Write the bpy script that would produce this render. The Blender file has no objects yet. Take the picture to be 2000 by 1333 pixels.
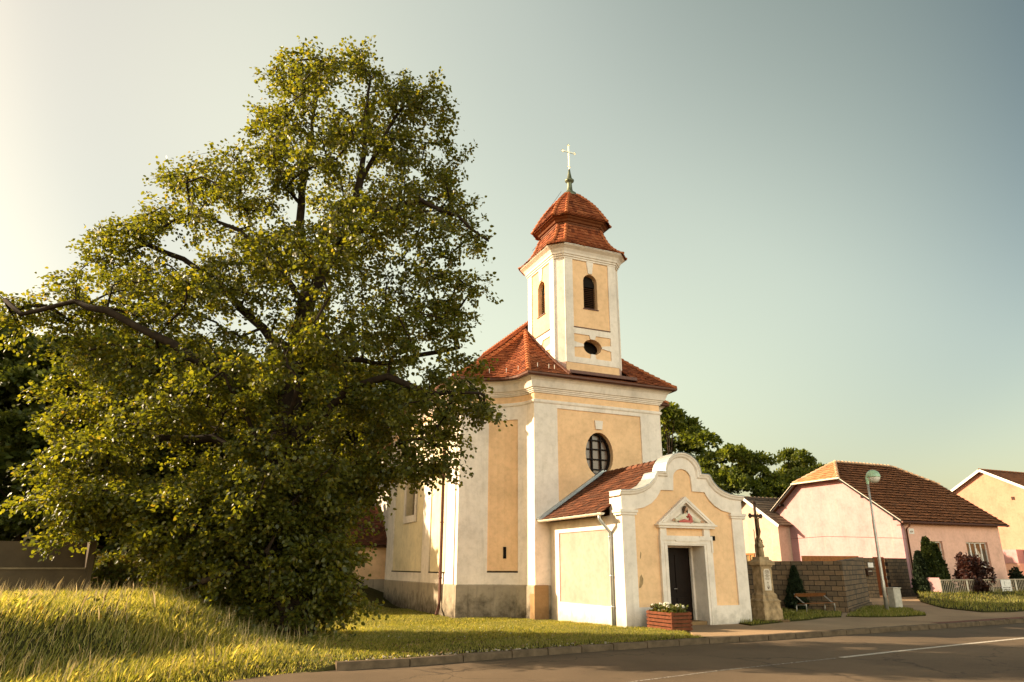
import bpy, math, random
import numpy as np
from mathutils import Vector, Matrix
from mathutils.geometry import tessellate_polygon
R = math.radians
rng = np.random.default_rng(7); random.seed(7)
S = bpy.context.scene; COL = S.collection

# ------------------------------------------------------------------ camera, sky, sun, exposure
cam = bpy.data.cameras.new('camera'); co = bpy.data.objects.new('camera', cam); COL.objects.link(co)
cam.sensor_width = 36; cam.lens = 1360 / 2000 * 36; cam.clip_start = .1; cam.clip_end = 3000
p, r = R(17.9), R(.15)
fw = Vector((0, math.cos(p), math.sin(p))); u0 = Vector((0, -math.sin(p), math.cos(p))); r0 = Vector((1, 0, 0))
cr = math.cos(r) * r0 + math.sin(r) * u0; cu = -math.sin(r) * r0 + math.cos(r) * u0
co.matrix_world = Matrix(((cr.x, cu.x, -fw.x, 0), (cr.y, cu.y, -fw.y, 0), (cr.z, cu.z, -fw.z, 1.65), (0, 0, 0, 1)))
S.camera = co
SUN_AZ, SUN_EL = R(-82), R(25)            # azimuth clockwise from +Y
W = bpy.data.worlds.new('World'); S.world = W; W.use_nodes = True
wn, wl = W.node_tree.nodes, W.node_tree.links
sky = wn.new('ShaderNodeTexSky'); sky.sky_type = 'NISHITA'; sky.sun_disc = False
sky.sun_elevation = SUN_EL; sky.sun_rotation = SUN_AZ; sky.air_density = 1.1; sky.dust_density = 2.5; sky.ozone_density = 1.0
wtc = wn.new('ShaderNodeTexCoord')
def lobe(az, el, c0, c1, amp):
    """added patch of brighter or darker sky light round one direction"""
    d = wn.new('ShaderNodeVectorMath'); d.operation = 'DOT_PRODUCT'; az, el = R(az), R(el); d.inputs[1].default_value = (math.sin(az) * math.cos(el), math.cos(az) * math.cos(el), math.sin(el))
    wl.new(wtc.outputs['Generated'], d.inputs[0]); k = wn.new('ShaderNodeMapRange'); k.interpolation_type = 'SMOOTHSTEP'
    k.inputs[1].default_value = math.cos(R(c0)); k.inputs[2].default_value = math.cos(R(c1)); k.inputs[4].default_value = amp; wl.new(d.outputs['Value'], k.inputs[0]); return k.outputs[0]
def glow(k, col): x = wn.new('ShaderNodeVectorMath'); x.operation = 'SCALE'; x.inputs[0].default_value = col; wl.new(k, x.inputs['Scale']); return x.outputs[0]
acc_ = None
for k, col in ((lobe(6, 38, 38, 8, 1), (.95, .78, .48)), (lobe(57, 50, 40, 3, 1), (-.70, -.58, -.46)), (lobe(160, 3, 58, 8, 1), (6.0, 5.2, 5.0)), (lobe(0, 90, 46, 12, 1), (-.85, -.85, -.85))):  # added sky glow behind the camera lights the facade; dimmed zenith deepens ground shade
    x = wn.new('ShaderNodeVectorMath'); x.operation = 'ADD'; wl.new(glow(k, col), x.inputs[0])
    if acc_ is None: x.inputs[1].default_value = (1, 1, 1)
    else: wl.new(acc_, x.inputs[1])
    acc_ = x.outputs[0]
tint = wn.new('ShaderNodeVectorMath'); tint.operation = 'MULTIPLY'; tint.inputs[1].default_value = (.83, .69, .47); wl.new(sky.outputs[0], tint.inputs[0])
grow = wn.new('ShaderNodeVectorMath'); grow.operation = 'MULTIPLY'; wl.new(tint.outputs[0], grow.inputs[0]); wl.new(acc_, grow.inputs[1])
bg = wn['Background']; wl.new(grow.outputs[0], bg.inputs[0]); bg.inputs[1].default_value = .10
sl = bpy.data.lights.new('sun', 'SUN'); sl.energy = 4.4; sl.angle = R(.5); sl.color = (1, .80, .56)
so = bpy.data.objects.new('sun', sl); COL.objects.link(so)
sv = Vector((math.sin(SUN_AZ) * math.cos(SUN_EL), math.cos(SUN_AZ) * math.cos(SUN_EL), math.sin(SUN_EL)))
so.rotation_euler = sv.to_track_quat('Z', 'Y').to_euler(); so.location = sv * 80
S.view_settings.view_transform = 'Standard'; S.view_settings.look = 'None'; S.view_settings.exposure = 1.6; S.view_settings.gamma = 1
S.cycles.max_bounces = 6; S.cycles.transparent_max_bounces = 8; S.cycles.diffuse_bounces = 4

# ------------------------------------------------------------------ materials
def new_mat(name):
    m = bpy.data.materials.new(name); m.use_nodes = True
    return m, m.node_tree.nodes, m.node_tree.links, m.node_tree.nodes['Principled BSDF']
def ramp(n, stops):
    c = n.new('ShaderNodeValToRGB'); e = c.color_ramp.elements
    while len(e) < len(stops): e.new(.5)
    for k, (q, col) in zip(e, stops): k.position = q; k.color = (*col, 1)
    return c
def noise(n, l, scale, detail=4, vec=None, rough=.55):
    t = n.new('ShaderNodeTexNoise'); t.inputs['Scale'].default_value = scale; t.inputs['Detail'].default_value = detail; t.inputs['Roughness'].default_value = rough
    if vec: l.new(vec, t.inputs['Vector'])
    return t
def mixc(n, l, fac, a, b, mode='MIX'):
    x = n.new('ShaderNodeMix'); x.data_type = 'RGBA'; x.blend_type = mode
    for sock, v in ((0, fac), (6, a), (7, b)):
        if hasattr(v, 'is_output') or hasattr(v, 'links'): l.new(v, x.inputs[sock])
        else: x.inputs[sock].default_value = v if sock == 0 else (*v, 1)
    return x.outputs[2]
def bump(n, l, b, h, strength=.3, dist=.02):
    k = n.new('ShaderNodeBump'); k.inputs['Strength'].default_value = strength; k.inputs['Distance'].default_value = dist
    l.new(h, k.inputs['Height']); l.new(k.outputs[0], b.inputs['Normal'])
def sc(c, f): return tuple(min(1, x * f) for x in c)
def plain(name, c, rough=.6, metal=0, var=.2, scale=6, bmp=.15):
    m, n, l, b = new_mat(name); g = n.new('ShaderNodeTexCoord')
    t = noise(n, l, scale, 5, g.outputs['Object'])
    cr_ = ramp(n, [(.3, sc(c, 1 - var)), (.7, sc(c, 1 + var))]); l.new(t.outputs[0], cr_.inputs[0]); l.new(cr_.outputs[0], b.inputs['Base Color'])
    b.inputs['Roughness'].default_value = rough; b.inputs['Metallic'].default_value = metal; b.inputs['Specular IOR Level'].default_value = .5 if metal or rough < .4 else .15
    t2 = noise(n, l, scale * 12, 3, g.outputs['Object']); bump(n, l, b, t2.outputs[0], bmp, .005)
    return m
def plaster(name, c, dirt=(.16, .13, .09), base_h=.6, amount=.55, low=0.0, streak=.35):
    """weathered lime plaster: cloudy colour, rain streaks, splash stains near the ground"""
    m, n, l, b = new_mat(name); g = n.new('ShaderNodeTexCoord'); o = g.outputs['Object']
    t = noise(n, l, .9, 8, o, .62); c1 = ramp(n, [(.3, sc(c, .80)), (.5, sc(c, .97)), (.72, sc(c, 1.08))]); l.new(t.outputs[0], c1.inputs[0])
    tb_ = noise(n, l, 5.5, 7, o, .7); c1b = ramp(n, [(.3, (.86, .85, .82)), (.55, (1, 1, 1))]); l.new(tb_.outputs[0], c1b.inputs[0])
    mp = n.new('ShaderNodeMapping'); mp.inputs['Scale'].default_value = (3.2, 3.2, .28); l.new(o, mp.inputs[0])
    t2 = noise(n, l, 1.5, 5, mp.outputs[0]); s1 = ramp(n, [(.55, (0, 0, 0)), (.8, (1, 1, 1))]); l.new(t2.outputs[0], s1.inputs[0])
    f1 = n.new('ShaderNodeMath'); f1.operation = 'MULTIPLY'; f1.inputs[1].default_value = streak; l.new(s1.outputs[0], f1.inputs[0])
    col = mixc(n, l, f1.outputs[0], mixc(n, l, 1.0, c1.outputs[0], c1b.outputs[0], 'MULTIPLY'), sc(dirt, 2.2))
    sx = n.new('ShaderNodeSeparateXYZ'); l.new(o, sx.inputs[0])
    t3 = noise(n, l, 2.6, 7, o, .68)
    a = n.new('ShaderNodeMath'); a.operation = 'MULTIPLY_ADD'; a.inputs[1].default_value = 1.5 * base_h; a.inputs[2].default_value = low - .45 * base_h; l.new(t3.outputs[0], a.inputs[0])
    d = n.new('ShaderNodeMath'); d.operation = 'SUBTRACT'; l.new(a.outputs[0], d.inputs[0]); l.new(sx.outputs[2], d.inputs[1])
    mr = n.new('ShaderNodeMapRange'); mr.inputs[1].default_value = -.1 * base_h; mr.inputs[2].default_value = .5 * base_h; mr.inputs[4].default_value = amount; l.new(d.outputs[0], mr.inputs[0])
    col = mixc(n, l, mr.outputs[0], col, dirt); l.new(col, b.inputs['Base Color'])
    b.inputs['Roughness'].default_value = .9; b.inputs['Specular IOR Level'].default_value = .12
    t4 = noise(n, l, 45, 4, o); bump(n, l, b, t4.outputs[0], .35, .008)
    return m
def islands(name, stops, rough=.7, transl=0, spec=.5, tcol=None):
    """colour varied per mesh island (a tile, a leaf, a blade)"""
    m, n, l, b = new_mat(name); g = n.new('ShaderNodeNewGeometry')
    c = ramp(n, stops); l.new(g.outputs['Random Per Island'], c.inputs[0]); l.new(c.outputs[0], b.inputs['Base Color'])
    b.inputs['Roughness'].default_value = rough; b.inputs['Specular IOR Level'].default_value = spec
    if transl:
        tr = n.new('ShaderNodeBsdfTranslucent'); x = n.new('ShaderNodeMixShader'); x.inputs[0].default_value = transl
        c2 = mixc(n, l, 1.0, c.outputs[0], tcol or (1, 1, 1), 'MULTIPLY'); l.new(c2, tr.inputs[0])
        l.new(b.outputs[0], x.inputs[1]); l.new(tr.outputs[0], x.inputs[2]); l.new(x.outputs[0], n['Material Output'].inputs[0])
    return m
def tile_mat(name, cols, moss=.25):
    m, n, l, b = new_mat(name); g = n.new('ShaderNodeNewGeometry'); o = n.new('ShaderNodeTexCoord')
    c = ramp(n, [(i / (len(cols) - 1), q) for i, q in enumerate(cols)]); l.new(g.outputs['Random Per Island'], c.inputs[0])
    t = noise(n, l, 1.3, 6, o.outputs['Object'], .7); s1 = ramp(n, [(.5, (0, 0, 0)), (.75, (moss, moss, moss))]); l.new(t.outputs[0], s1.inputs[0])
    l.new(mixc(n, l, s1.outputs[0], c.outputs[0], (.05, .035, .022)), b.inputs['Base Color']); b.inputs['Roughness'].default_value = .8; b.inputs['Specular IOR Level'].default_value = .2
    t2 = noise(n, l, 60, 3, o.outputs['Object']); bump(n, l, b, t2.outputs[0], .3, .004)
    return m
M = {}
M['white'] = plaster('white_plaster', (.81, .70, .585), base_h=.9, amount=.6, streak=.34)
M['yellow'] = plaster('yellow_plaster', (.83, .53, .29), dirt=(.30, .2, .1), base_h=.5, amount=.35, streak=.26)
M['cream'] = plaster('cream_plaster', (.50, .31, .25), dirt=(.3, .22, .12), base_h=.5, amount=.35, streak=.2)
M['plinth'] = plaster('grey_plinth_plaster', (.34, .28, .20), dirt=(.035, .026, .016), base_h=1.7, amount=.93, streak=.8)
M['bare'] = plaster('bare_stone', (0.315, 0.195, 0.09), dirt=(0.09, 0.0525, 0.0263), base_h=1.1, amount=.6, streak=.3)
M['pink'] = plaster('pink_plaster', (.78, .45, .33), dirt=(.35, .24, .18), base_h=.5, amount=.35, streak=.1)
M['apricot'] = plaster('apricot_plaster', (.53, .25, .165), dirt=(.4, .28, .18), base_h=.4, amount=.3, streak=.12)
M['offwhite'] = plaster('offwhite_render', (.50, .27, .26), dirt=(.35, .25, .18), base_h=.4, amount=.3, streak=.2)
M['tile'] = tile_mat('orange_clay_tile', [(.115, .027, .009), (.26, .068, .020), (.20, .046, .014), (.32, .098, .034), (.15, .036, .012)])
M['tile_old'] = tile_mat('weathered_clay_tile', [(0.063, 0.0216, 0.0099), (0.108, 0.036, 0.0153), (0.081, 0.027, 0.0117), (0.171, 0.0585, 0.0252), (0.045, 0.0198, 0.0108)], .6)
M['tile_brown'] = tile_mat('brown_roof_tile', [(.115, .042, .015), (.155, .058, .02), (.13, .05, .018), (.18, .07, .027)], .35)
M['tile_dark'] = tile_mat('dark_roof_tile', [(.09, .065, .045), (.14, .1, .065), (.11, .08, .05)], .4)
M['ridge'] = tile_mat('ridge_tile', [(0.315, 0.09, 0.03), (0.435, 0.143, 0.0525), (0.375, 0.112, 0.0375)], .2)
M['ridge_pale'] = tile_mat('pale_ridge_tile', [(.42, .25, .14), (.55, .36, .22), (.36, .2, .1)], .3)
M['copper'] = plain('brown_sheet_metal', (.10, .035, .018), .45, .3)
M['zinc'] = plain('zinc_sheet', (.42, .44, .42), .42, .55, .2, 3)
M['pipe_white'] = plain('pale_gutter_paint', (.62, .55, .42), .5)
M['drum'] = plain('brown_painted_wood', (0.156, 0.051, 0.018), .6)
M['finial'] = plain('tarnished_copper', (.12, .13, .075), .5, .5)
M['gilt'] = plain('gilded_metal', (.95, .78, .5), .25, 1, .05)
M['darkwood'] = plain('dark_brown_wood', (.010, .005, .003), .5)
M['darkwood'].node_tree.nodes['Principled BSDF'].inputs['Specular IOR Level'].default_value = .12
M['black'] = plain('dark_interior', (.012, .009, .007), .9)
M['louvre'] = plain('louvre_wood', (.10, .05, .028), .7)
M['orangewood'] = plain('orange_stained_wood', (0.294, 0.105, 0.028), .55, 0, .25, 8)
M['benchwood'] = plain('bench_wood', (0.153, 0.0585, 0.018), .45, 0, .3, 8)
M['planterwood'] = plain('red_brown_wood', (0.13, 0.037, 0.014), .6, 0, .3, 9)
M['metal'] = plain('grey_galvanised_metal', (.42, .38, .32), .45, .6)
M['sandstone'] = plain('weathered_sandstone', (.33, .225, .12), .9, 0, .5, 5, .6)
M['sandstone_dark'] = plain('sooty_sandstone', (.13, .08, .038), .9, 0, .55, 6, .6)
M['plaque'] = plain('pale_marble', (.60, .50, .38), .6)
M['iron'] = plain('rusty_dark_iron', (.055, .03, .018), .7)
M['green_lamp'] = plain('green_lamp_plastic', (.33, .47, .29), .3)
M['lamp_white'] = plain('milky_lamp_plastic', (.72, .66, .56), .25)
M['box'] = plain('grey_beige_polyester', (.45, .40, .32), .6)
M['sign'] = plain('white_sign_board', (.75, .68, .6), .5)
M['ink'] = plain('dark_print', (.10, .06, .04), .7)
M['fence'] = plain('beige_fence_paint', (.40, .32, .22), .5)
M['skip'] = plain('brown_painted_steel', (.068, .046, .023), .6, 0, .2, 2)
M['kerb'] = plain('kerb_concrete', (.115, .08, .048), .9, 0, .35, 5, .5)
M['soil'] = plain('dark_soil', (.09, .055, .03), .95, 0, .5, 4, .6)
M['flower_white'] = islands('white_petal', [(0, (.75, .72, .6)), (1, (.85, .8, .68))], .6, .3)
M['skin'] = plain('painted_skin', (.50, .28, .16), .6); M['hair'] = plain('painted_hair', (.06, .035, .02), .7)
M['robe'] = plain('painted_white_robe', (.66, .58, .42), .7); M['mantle'] = plain('painted_red_mantle', (.52, .13, .10), .7)
M['heart'] = plain('painted_red_heart', (.28, .02, .01), .6)
M['leaf'] = islands('linden_leaf', [(0, (.040, .049, .008)), (.6, (.080, .087, .012)), (.95, (.12, .117, .018)), (1, (.13, .095, .02))], .42, .50, .4, (2.9, 2.65, .7))
M['leaf2'] = islands('woodland_leaf', [(0, (0.036, 0.048, 0.008)), (.6, (0.068, 0.084, 0.0144)), (1, (0.104, 0.112, 0.0224))], .5, .4, .3, (1.36, 1.28, 0.48))
M['leaf_pale'] = islands('pale_shrub_leaf', [(0, (0.0595, 0.0765, 0.0127)), (.7, (0.102, 0.111, 0.0213)), (1, (0.145, 0.085, 0.0255))], .5, .4, .3, (1.53, 1.36, 0.51))
M['leaf_conifer'] = islands('conifer_spray', [(0, (0.0154, 0.0266, 0.0056)), (.7, (0.042, 0.0546, 0.0098)), (1, (0.07, 0.077, 0.014))], .6, .2, .3, (1.12, 1.05, 0.42))
M['leaf_dark'] = islands('dark_conifer_spray', [(0, (.012, .02, .008)), (1, (.025, .036, .012))], .7, .1, .2)
M['leaf_purple'] = islands('purple_leaf', [(0, (0.035, 0.0112, 0.0084)), (.7, (0.063, 0.021, 0.0126)), (1, (0.091, 0.042, 0.0245))], .45, .25, .5, (1.26, 0.77, 0.63))
M['bark'] = plain('dark_bark', (.026, .017, .010), .95, 0, .4, 9, .9)
M['grass'] = islands('meadow_grass', [(0, (.11, .125, .02)), (.45, (.24, .24, .045)), (.75, (.36, .32, .09)), (1, (.50, .40, .18))], .55, .48, .3, (1.9, 1.75, .7))
M['lawn'] = islands('lawn_grass', [(0, (.085, .10, .016)), (.5, (.19, .19, .033)), (.85, (.29, .26, .07)), (1, (.38, .31, .13))], .55, .45, .3, (1.9, 1.75, .7))

def mat_ground():
    m, n, l, b = new_mat('meadow_soil'); o = n.new('ShaderNodeTexCoord').outputs['Object']
    t = noise(n, l, .35, 8, o); c = ramp(n, [(.3, (.028, .028, .008)), (.55, (.05, .045, .014)), (.75, (.08, .06, .025))]); l.new(t.outputs[0], c.inputs[0]); l.new(c.outputs[0], b.inputs['Base Color'])
    b.inputs['Roughness'].default_value = 1; b.inputs['Specular IOR Level'].default_value = .05; t2 = noise(n, l, 14, 6, o); bump(n, l, b, t2.outputs[0], .9, .06); return m
M['ground'] = mat_ground()
def mat_asphalt(name, c, grain=.35, crack=True):
    m, n, l, b = new_mat(name); o = n.new('ShaderNodeTexCoord').outputs['Object']
    t = noise(n, l, .28, 6, o, .6); c1 = ramp(n, [(.32, sc(c, .68)), (.7, sc(c, 1.25))]); l.new(t.outputs[0], c1.inputs[0])
    t2 = noise(n, l, 95, 3, o, .7); c2 = ramp(n, [(.3, (1 - grain,) * 3), (.7, (1 + grain,) * 3)]); l.new(t2.outputs[0], c2.inputs[0])
    col = mixc(n, l, 1.0, c1.outputs[0], c2.outputs[0], 'MULTIPLY')
    t3 = noise(n, l, 1.6, 7, o, .65); c3 = ramp(n, [(.6, (0, 0, 0)), (.68, (.35, .35, .35))]); l.new(t3.outputs[0], c3.inputs[0])
    col = mixc(n, l, c3.outputs[0], col, sc(c, .55))
    if crack:
        dv = noise(n, l, 1.2, 4, o); add = n.new('ShaderNodeVectorMath'); add.operation = 'MULTIPLY_ADD'; add.inputs[1].default_value = (1.4, 1.4, 0); l.new(dv.outputs['Color'], add.inputs[0]); l.new(o, add.inputs[2])
        v = n.new('ShaderNodeTexVoronoi'); v.feature = 'DISTANCE_TO_EDGE'; v.inputs['Scale'].default_value = .22; l.new(add.outputs[0], v.inputs['Vector'])
        c4 = ramp(n, [(0, (.8, .8, .8)), (.006, (0, 0, 0))]); l.new(v.outputs[0], c4.inputs[0]); col = mixc(n, l, c4.outputs[0], col, sc(c, .3))
    l.new(col, b.inputs['Base Color']); b.inputs['Roughness'].default_value = .85; b.inputs['Specular IOR Level'].default_value = .2
    bump(n, l, b, t2.outputs[0], .5, .006); return m
M['asphalt'] = mat_asphalt('asphalt', (.125, .086, .050))
M['pavement'] = mat_asphalt('pavement_asphalt', (.34, .225, .125), .3, False)
M['redpaver'] = mat_asphalt('red_paver', (0.18, 0.066, 0.042), .25, False)
def mat_paint(w=.5):
    m, n, l, b = new_mat('worn_road_paint'); o = n.new('ShaderNodeTexCoord').outputs['Object']
    t = noise(n, l, 18, 6, o, .75); c = ramp(n, [(w - .14, (.07, .055, .04)), (w, (.5, .44, .35))]); l.new(t.outputs[0], c.inputs[0]); l.new(c.outputs[0], b.inputs['Base Color']); b.inputs['Roughness'].default_value = .8; return m
M['paint'] = mat_paint()
def mat_block():
    m, n, l, b = new_mat('split_face_block'); g = n.new('ShaderNodeTexCoord'); o = g.outputs['Object']
    sx = n.new('ShaderNodeSeparateXYZ'); l.new(o, sx.inputs[0]); cb = n.new('ShaderNodeCombineXYZ'); l.new(sx.outputs[0], cb.inputs[0]); l.new(sx.outputs[2], cb.inputs[1])
    br = n.new('ShaderNodeTexBrick'); br.inputs['Scale'].default_value = 1; br.inputs['Brick Width'].default_value = .40; br.inputs['Row Height'].default_value = .19
    br.inputs['Mortar Size'].default_value = .014; br.inputs['Mortar Smooth'].default_value = .3; br.inputs['Bias'].default_value = -.1
    br.inputs['Color1'].default_value = (.18, .11, .055, 1); br.inputs['Color2'].default_value = (.085, .06, .034, 1); br.inputs['Mortar'].default_value = (.018, .013, .008, 1)
    l.new(cb.outputs[0], br.inputs['Vector']); t = noise(n, l, 9, 6, o, .7); c = ramp(n, [(.25, (.7, .7, .7)), (.75, (1.3, 1.3, 1.3))]); l.new(t.outputs[0], c.inputs[0])
    l.new(mixc(n, l, 1.0, br.outputs[0], c.outputs[0], 'MULTIPLY'), b.inputs['Base Color']); b.inputs['Roughness'].default_value = .95
    s = n.new('ShaderNodeMath'); s.operation = 'MULTIPLY_ADD'; s.inputs[1].default_value = -1.2; l.new(br.outputs['Fac'], s.inputs[0]); l.new(t.outputs[0], s.inputs[2])
    bump(n, l, b, s.outputs[0], .8, .03); return m
M['block'] = mat_block()
def mat_glass(name, c, rough=.08):
    m, n, l, b = new_mat(name); o = n.new('ShaderNodeTexCoord').outputs['Object']
    t = noise(n, l, 1.6, 3, o); c1 = ramp(n, [(.35, sc(c, .6)), (.65, sc(c, 1.3))]); l.new(t.outputs[0], c1.inputs[0]); l.new(c1.outputs[0], b.inputs['Base Color'])
    b.inputs['Roughness'].default_value = rough; b.inputs['Specular IOR Level'].default_value = .8; t2 = noise(n, l, 2.5, 2, o); bump(n, l, b, t2.outputs[0], .05, .02); return m
M['glass'] = mat_glass('window_glass', (.07, .05, .03)); M['glass_tan'] = mat_glass('painted_reflection_glass', (.22, .15, .06), .2)  # tan base colour of the church panes paints in reflected trees and sky
M['curtain'] = plain('white_curtain', (.62, .50, .38), .9); M['curtain_brown'] = plain('brown_curtain', (.22, .10, .04), .9)

# ------------------------------------------------------------------ mesh helpers
class MB:
    def __init__(s): s.v = []; s.f = []; s.m = []
    def add(s, vs, fs, m=0):
        k = len(s.v); s.v += [tuple(map(float, q)) for q in vs]; s.f += [tuple(k + i for i in f) for f in fs]; s.m += [m] * len(fs); return s
    def box(s, x0, x1, y0, y1, z0, z1, m=0):
        return s.add([(x0, y0, z0), (x1, y0, z0), (x1, y1, z0), (x0, y1, z0), (x0, y0, z1), (x1, y0, z1), (x1, y1, z1), (x0, y1, z1)],
                     [(3, 2, 1, 0), (4, 5, 6, 7), (0, 1, 5, 4), (1, 2, 6, 5), (2, 3, 7, 6), (3, 0, 4, 7)], m)
    def bar(s, a, b, w, h, m=0, up=(0, 0, 1)):
        a, b = Vector(a), Vector(b); d = (b - a).normalized(); x = d.cross(Vector(up)); x = x.normalized() if x.length > 1e-5 else Vector((1, 0, 0)); y = x.cross(d)
        vs = [c + x * i * w / 2 + y * j * h / 2 for c in (a, b) for i, j in ((-1, -1), (1, -1), (1, 1), (-1, 1))]
        return s.add(vs, [(0, 1, 2, 3), (7, 6, 5, 4), (0, 4, 5, 1), (1, 5, 6, 2), (2, 6, 7, 3), (3, 7, 4, 0)], m)
    def tube(s, pts, rad, n=8, m=0, cap=True):
        pts = [Vector(q) for q in pts]; rad = rad if hasattr(rad, '__len__') else [rad] * len(pts); vs = []; fs = []
        ref = Vector((.31, .17, .93))
        for i, q in enumerate(pts):
            d = (pts[min(i + 1, len(pts) - 1)] - pts[max(i - 1, 0)]).normalized(); x = d.cross(ref)
            if x.length < .05: x = d.cross(Vector((1, 0, 0)))
            x.normalize(); y = d.cross(x)
            vs += [q + (x * math.cos(2 * math.pi * k / n) + y * math.sin(2 * math.pi * k / n)) * rad[i] for k in range(n)]
        for i in range(len(pts) - 1):
            fs += [(i * n + k, i * n + (k + 1) % n, (i + 1) * n + (k + 1) % n, (i + 1) * n + k) for k in range(n)]
        if cap: fs += [tuple(range(n))[::-1], tuple((len(pts) - 1) * n + k for k in range(n))]
        return s.add(vs, fs, m)
    def lathe(s, prof, c=(0, 0, 0), n=16, m=0):
        vs = [(c[0] + r_ * math.cos(2 * math.pi * k / n), c[1] + r_ * math.sin(2 * math.pi * k / n), c[2] + z) for r_, z in prof for k in range(n)]
        fs = [(i * n + k, i * n + (k + 1) % n, (i + 1) * n + (k + 1) % n, (i + 1) * n + k) for i in range(len(prof) - 1) for k in range(n)]
        return s.add(vs, fs, m)
    def ball(s, c, rx, ry=None, rz=None, n=12, m=0, rot=None):
        ry = ry or rx; rz = rz or rx; vs = []; k = n // 2
        for i in range(k + 1):
            a = math.pi * i / k
            for j in range(n):
                q = Vector((rx * math.sin(a) * math.cos(2 * math.pi * j / n), ry * math.sin(a) * math.sin(2 * math.pi * j / n), rz * math.cos(a)))
                vs.append((rot @ q if rot else q) + Vector(c))
        return s.add(vs, [(i * n + j, (i + 1) * n + j, (i + 1) * n + (j + 1) % n, i * n + (j + 1) % n) for i in range(k) for j in range(n)], m)
    def sweep(s, path, prof, m=0, closed=False):
        """path of 2-D points, outward on the right-hand side; prof of (offset, z)"""
        n = len(path); P = [Vector(q) for q in path]; N = []
        for i in range(n):
            a = P[(i - 1) % n] if (closed or i) else None; b = P[(i + 1) % n] if (closed or i < n - 1) else None
            ns = []
            if a is not None: d = (P[i] - a).normalized(); ns.append(Vector((d.y, -d.x)))
            if b is not None: d = (b - P[i]).normalized(); ns.append(Vector((d.y, -d.x)))
            q = sum(ns, Vector((0, 0))).normalized(); q /= max(.3, q.dot(ns[0])); N.append(q)
        k = len(prof); vs = [(P[i].x + N[i].x * o, P[i].y + N[i].y * o, z) for i in range(n) for o, z in prof]
        fs = [(i * k + j, ((i + 1) % n) * k + j, ((i + 1) % n) * k + j + 1, i * k + j + 1) for i in range(n if closed else n - 1) for j in range(k - 1)]
        if not closed and k > 2: fs += [tuple(range(k)), tuple((n - 1) * k + j for j in range(k))[::-1]]
        return s.add(vs, fs, m)
    def plate(s, outer, holes, fmap, c0, c1, m=0, mside=None, mhole=None):
        """flat plate with holes; fmap(a, b, c) -> xyz; c0 front, c1 back"""
        loops = [outer] + list(holes); pts = [q for lp in loops for q in lp]
        tr = tessellate_polygon([[Vector((a, b, 0)) for a, b in lp] for lp in loops])
        for c in (c0, c1): s.add([fmap(a, b, c) for a, b in pts], [tuple(t) for t in tr], m)
        for i, lp in enumerate(loops):
            n = len(lp); mm = (mside if i == 0 else mhole); mm = m if mm is None else mm
            s.add([fmap(a, b, c) for c in (c0, c1) for a, b in lp], [(k, (k + 1) % n, n + (k + 1) % n, n + k) for k in range(n)], mm)
        return s
    def build(s, name, mats, parent=None, smooth=False, loc=None, rz=0):
        me = bpy.data.meshes.new(name); me.from_pydata(s.v, [], s.f)
        mats = mats if isinstance(mats, (list, tuple)) else [mats]
        for q in mats: me.materials.append(q)
        if len(mats) > 1: me.polygons.foreach_set('material_index', s.m)
        if smooth: me.polygons.foreach_set('use_smooth', [True] * len(me.polygons))
        me.update(); o = bpy.data.objects.new(name, me); COL.objects.link(o)
        if parent: o.parent = parent
        if loc is not None: o.location = loc
        o.rotation_euler.z = rz
        return o
def np_mesh(name, V, F, mat, parent=None):
    """fast mesh from an (n,k,3) array of k-gons, or verts + faces"""
    me = bpy.data.meshes.new(name); nf, k = F.shape
    me.vertices.add(len(V)); me.vertices.foreach_set('co', np.ascontiguousarray(V, np.float32).ravel())
    me.loops.add(nf * k); me.loops.foreach_set('vertex_index', np.ascontiguousarray(F, np.int32).ravel())
    me.polygons.add(nf); me.polygons.foreach_set('loop_start', np.arange(nf, dtype=np.int32) * k)
    me.materials.append(mat); me.update(calc_edges=True); me.validate()
    o = bpy.data.objects.new(name, me); COL.objects.link(o)
    if parent: o.parent = parent
    return o
def tag(o, label, cat, group=None, kind=None):
    o['label'] = label; o['category'] = cat
    if group: o['group'] = group
    if kind: o['kind'] = kind
    return o
def thing(name, label, cat, loc=(0, 0, 0), rz=0, group=None):
    o = bpy.data.objects.new(name, None); COL.objects.link(o); o.location = loc; o.rotation_euler.z = rz; o.empty_display_size = .3
    return tag(o, label, cat, group)
def struct(o): o['kind'] = 'structure'; return o
# the church's own axes: u along its front, v towards its back
AZ = R(24); A0 = np.array([3.14, 21.07]); UU = np.array([math.cos(AZ), math.sin(AZ)]); VV = np.array([-math.sin(AZ), math.cos(AZ)])
def LW(u, v, z=0): q = A0 + UU * u + VV * v; return (float(q[0]), float(q[1]), z)

# ------------------------------------------------------------------ ground, road, pavement
EDGE = np.array([(-40, -26), (-14, -1), (-10, 4), (-7.2, 8.2), (-5.6, 10.7), (-4.54, 12.2), (-3.82, 13.05), (-3.1, 13.5), (-1.87, 14.08), (.02, 15.36), (2.27, 16.75), (4.77, 18.17), (6.5, 19.04), (10.05, 21.04), (13.25, 22.8), (17.2, 25.1), (30, 32.5), (70, 55.6), (300, 188)], float)
def sdist(x, y):
    """signed distance to the road edge, positive on the church side"""
    x = np.asarray(x, float); y = np.asarray(y, float); best = np.full(x.shape, 1e9); sg = np.ones(x.shape)
    for a, b in zip(EDGE[:-1], EDGE[1:]):
        d = b - a; t = np.clip(((x - a[0]) * d[0] + (y - a[1]) * d[1]) / (d @ d), 0, 1)
        ex, ey = x - a[0] - t * d[0], y - a[1] - t * d[1]; e = np.hypot(ex, ey); k = e < best
        best = np.where(k, e, best); sg = np.where(k, np.sign(d[0] * ey - d[1] * ex), sg)
    return best * np.where(sg == 0, 1, sg)
def ss(a, b, x): t = np.clip((x - a) / (b - a), 0, 1); return t * t * (3 - 2 * t)
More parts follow.
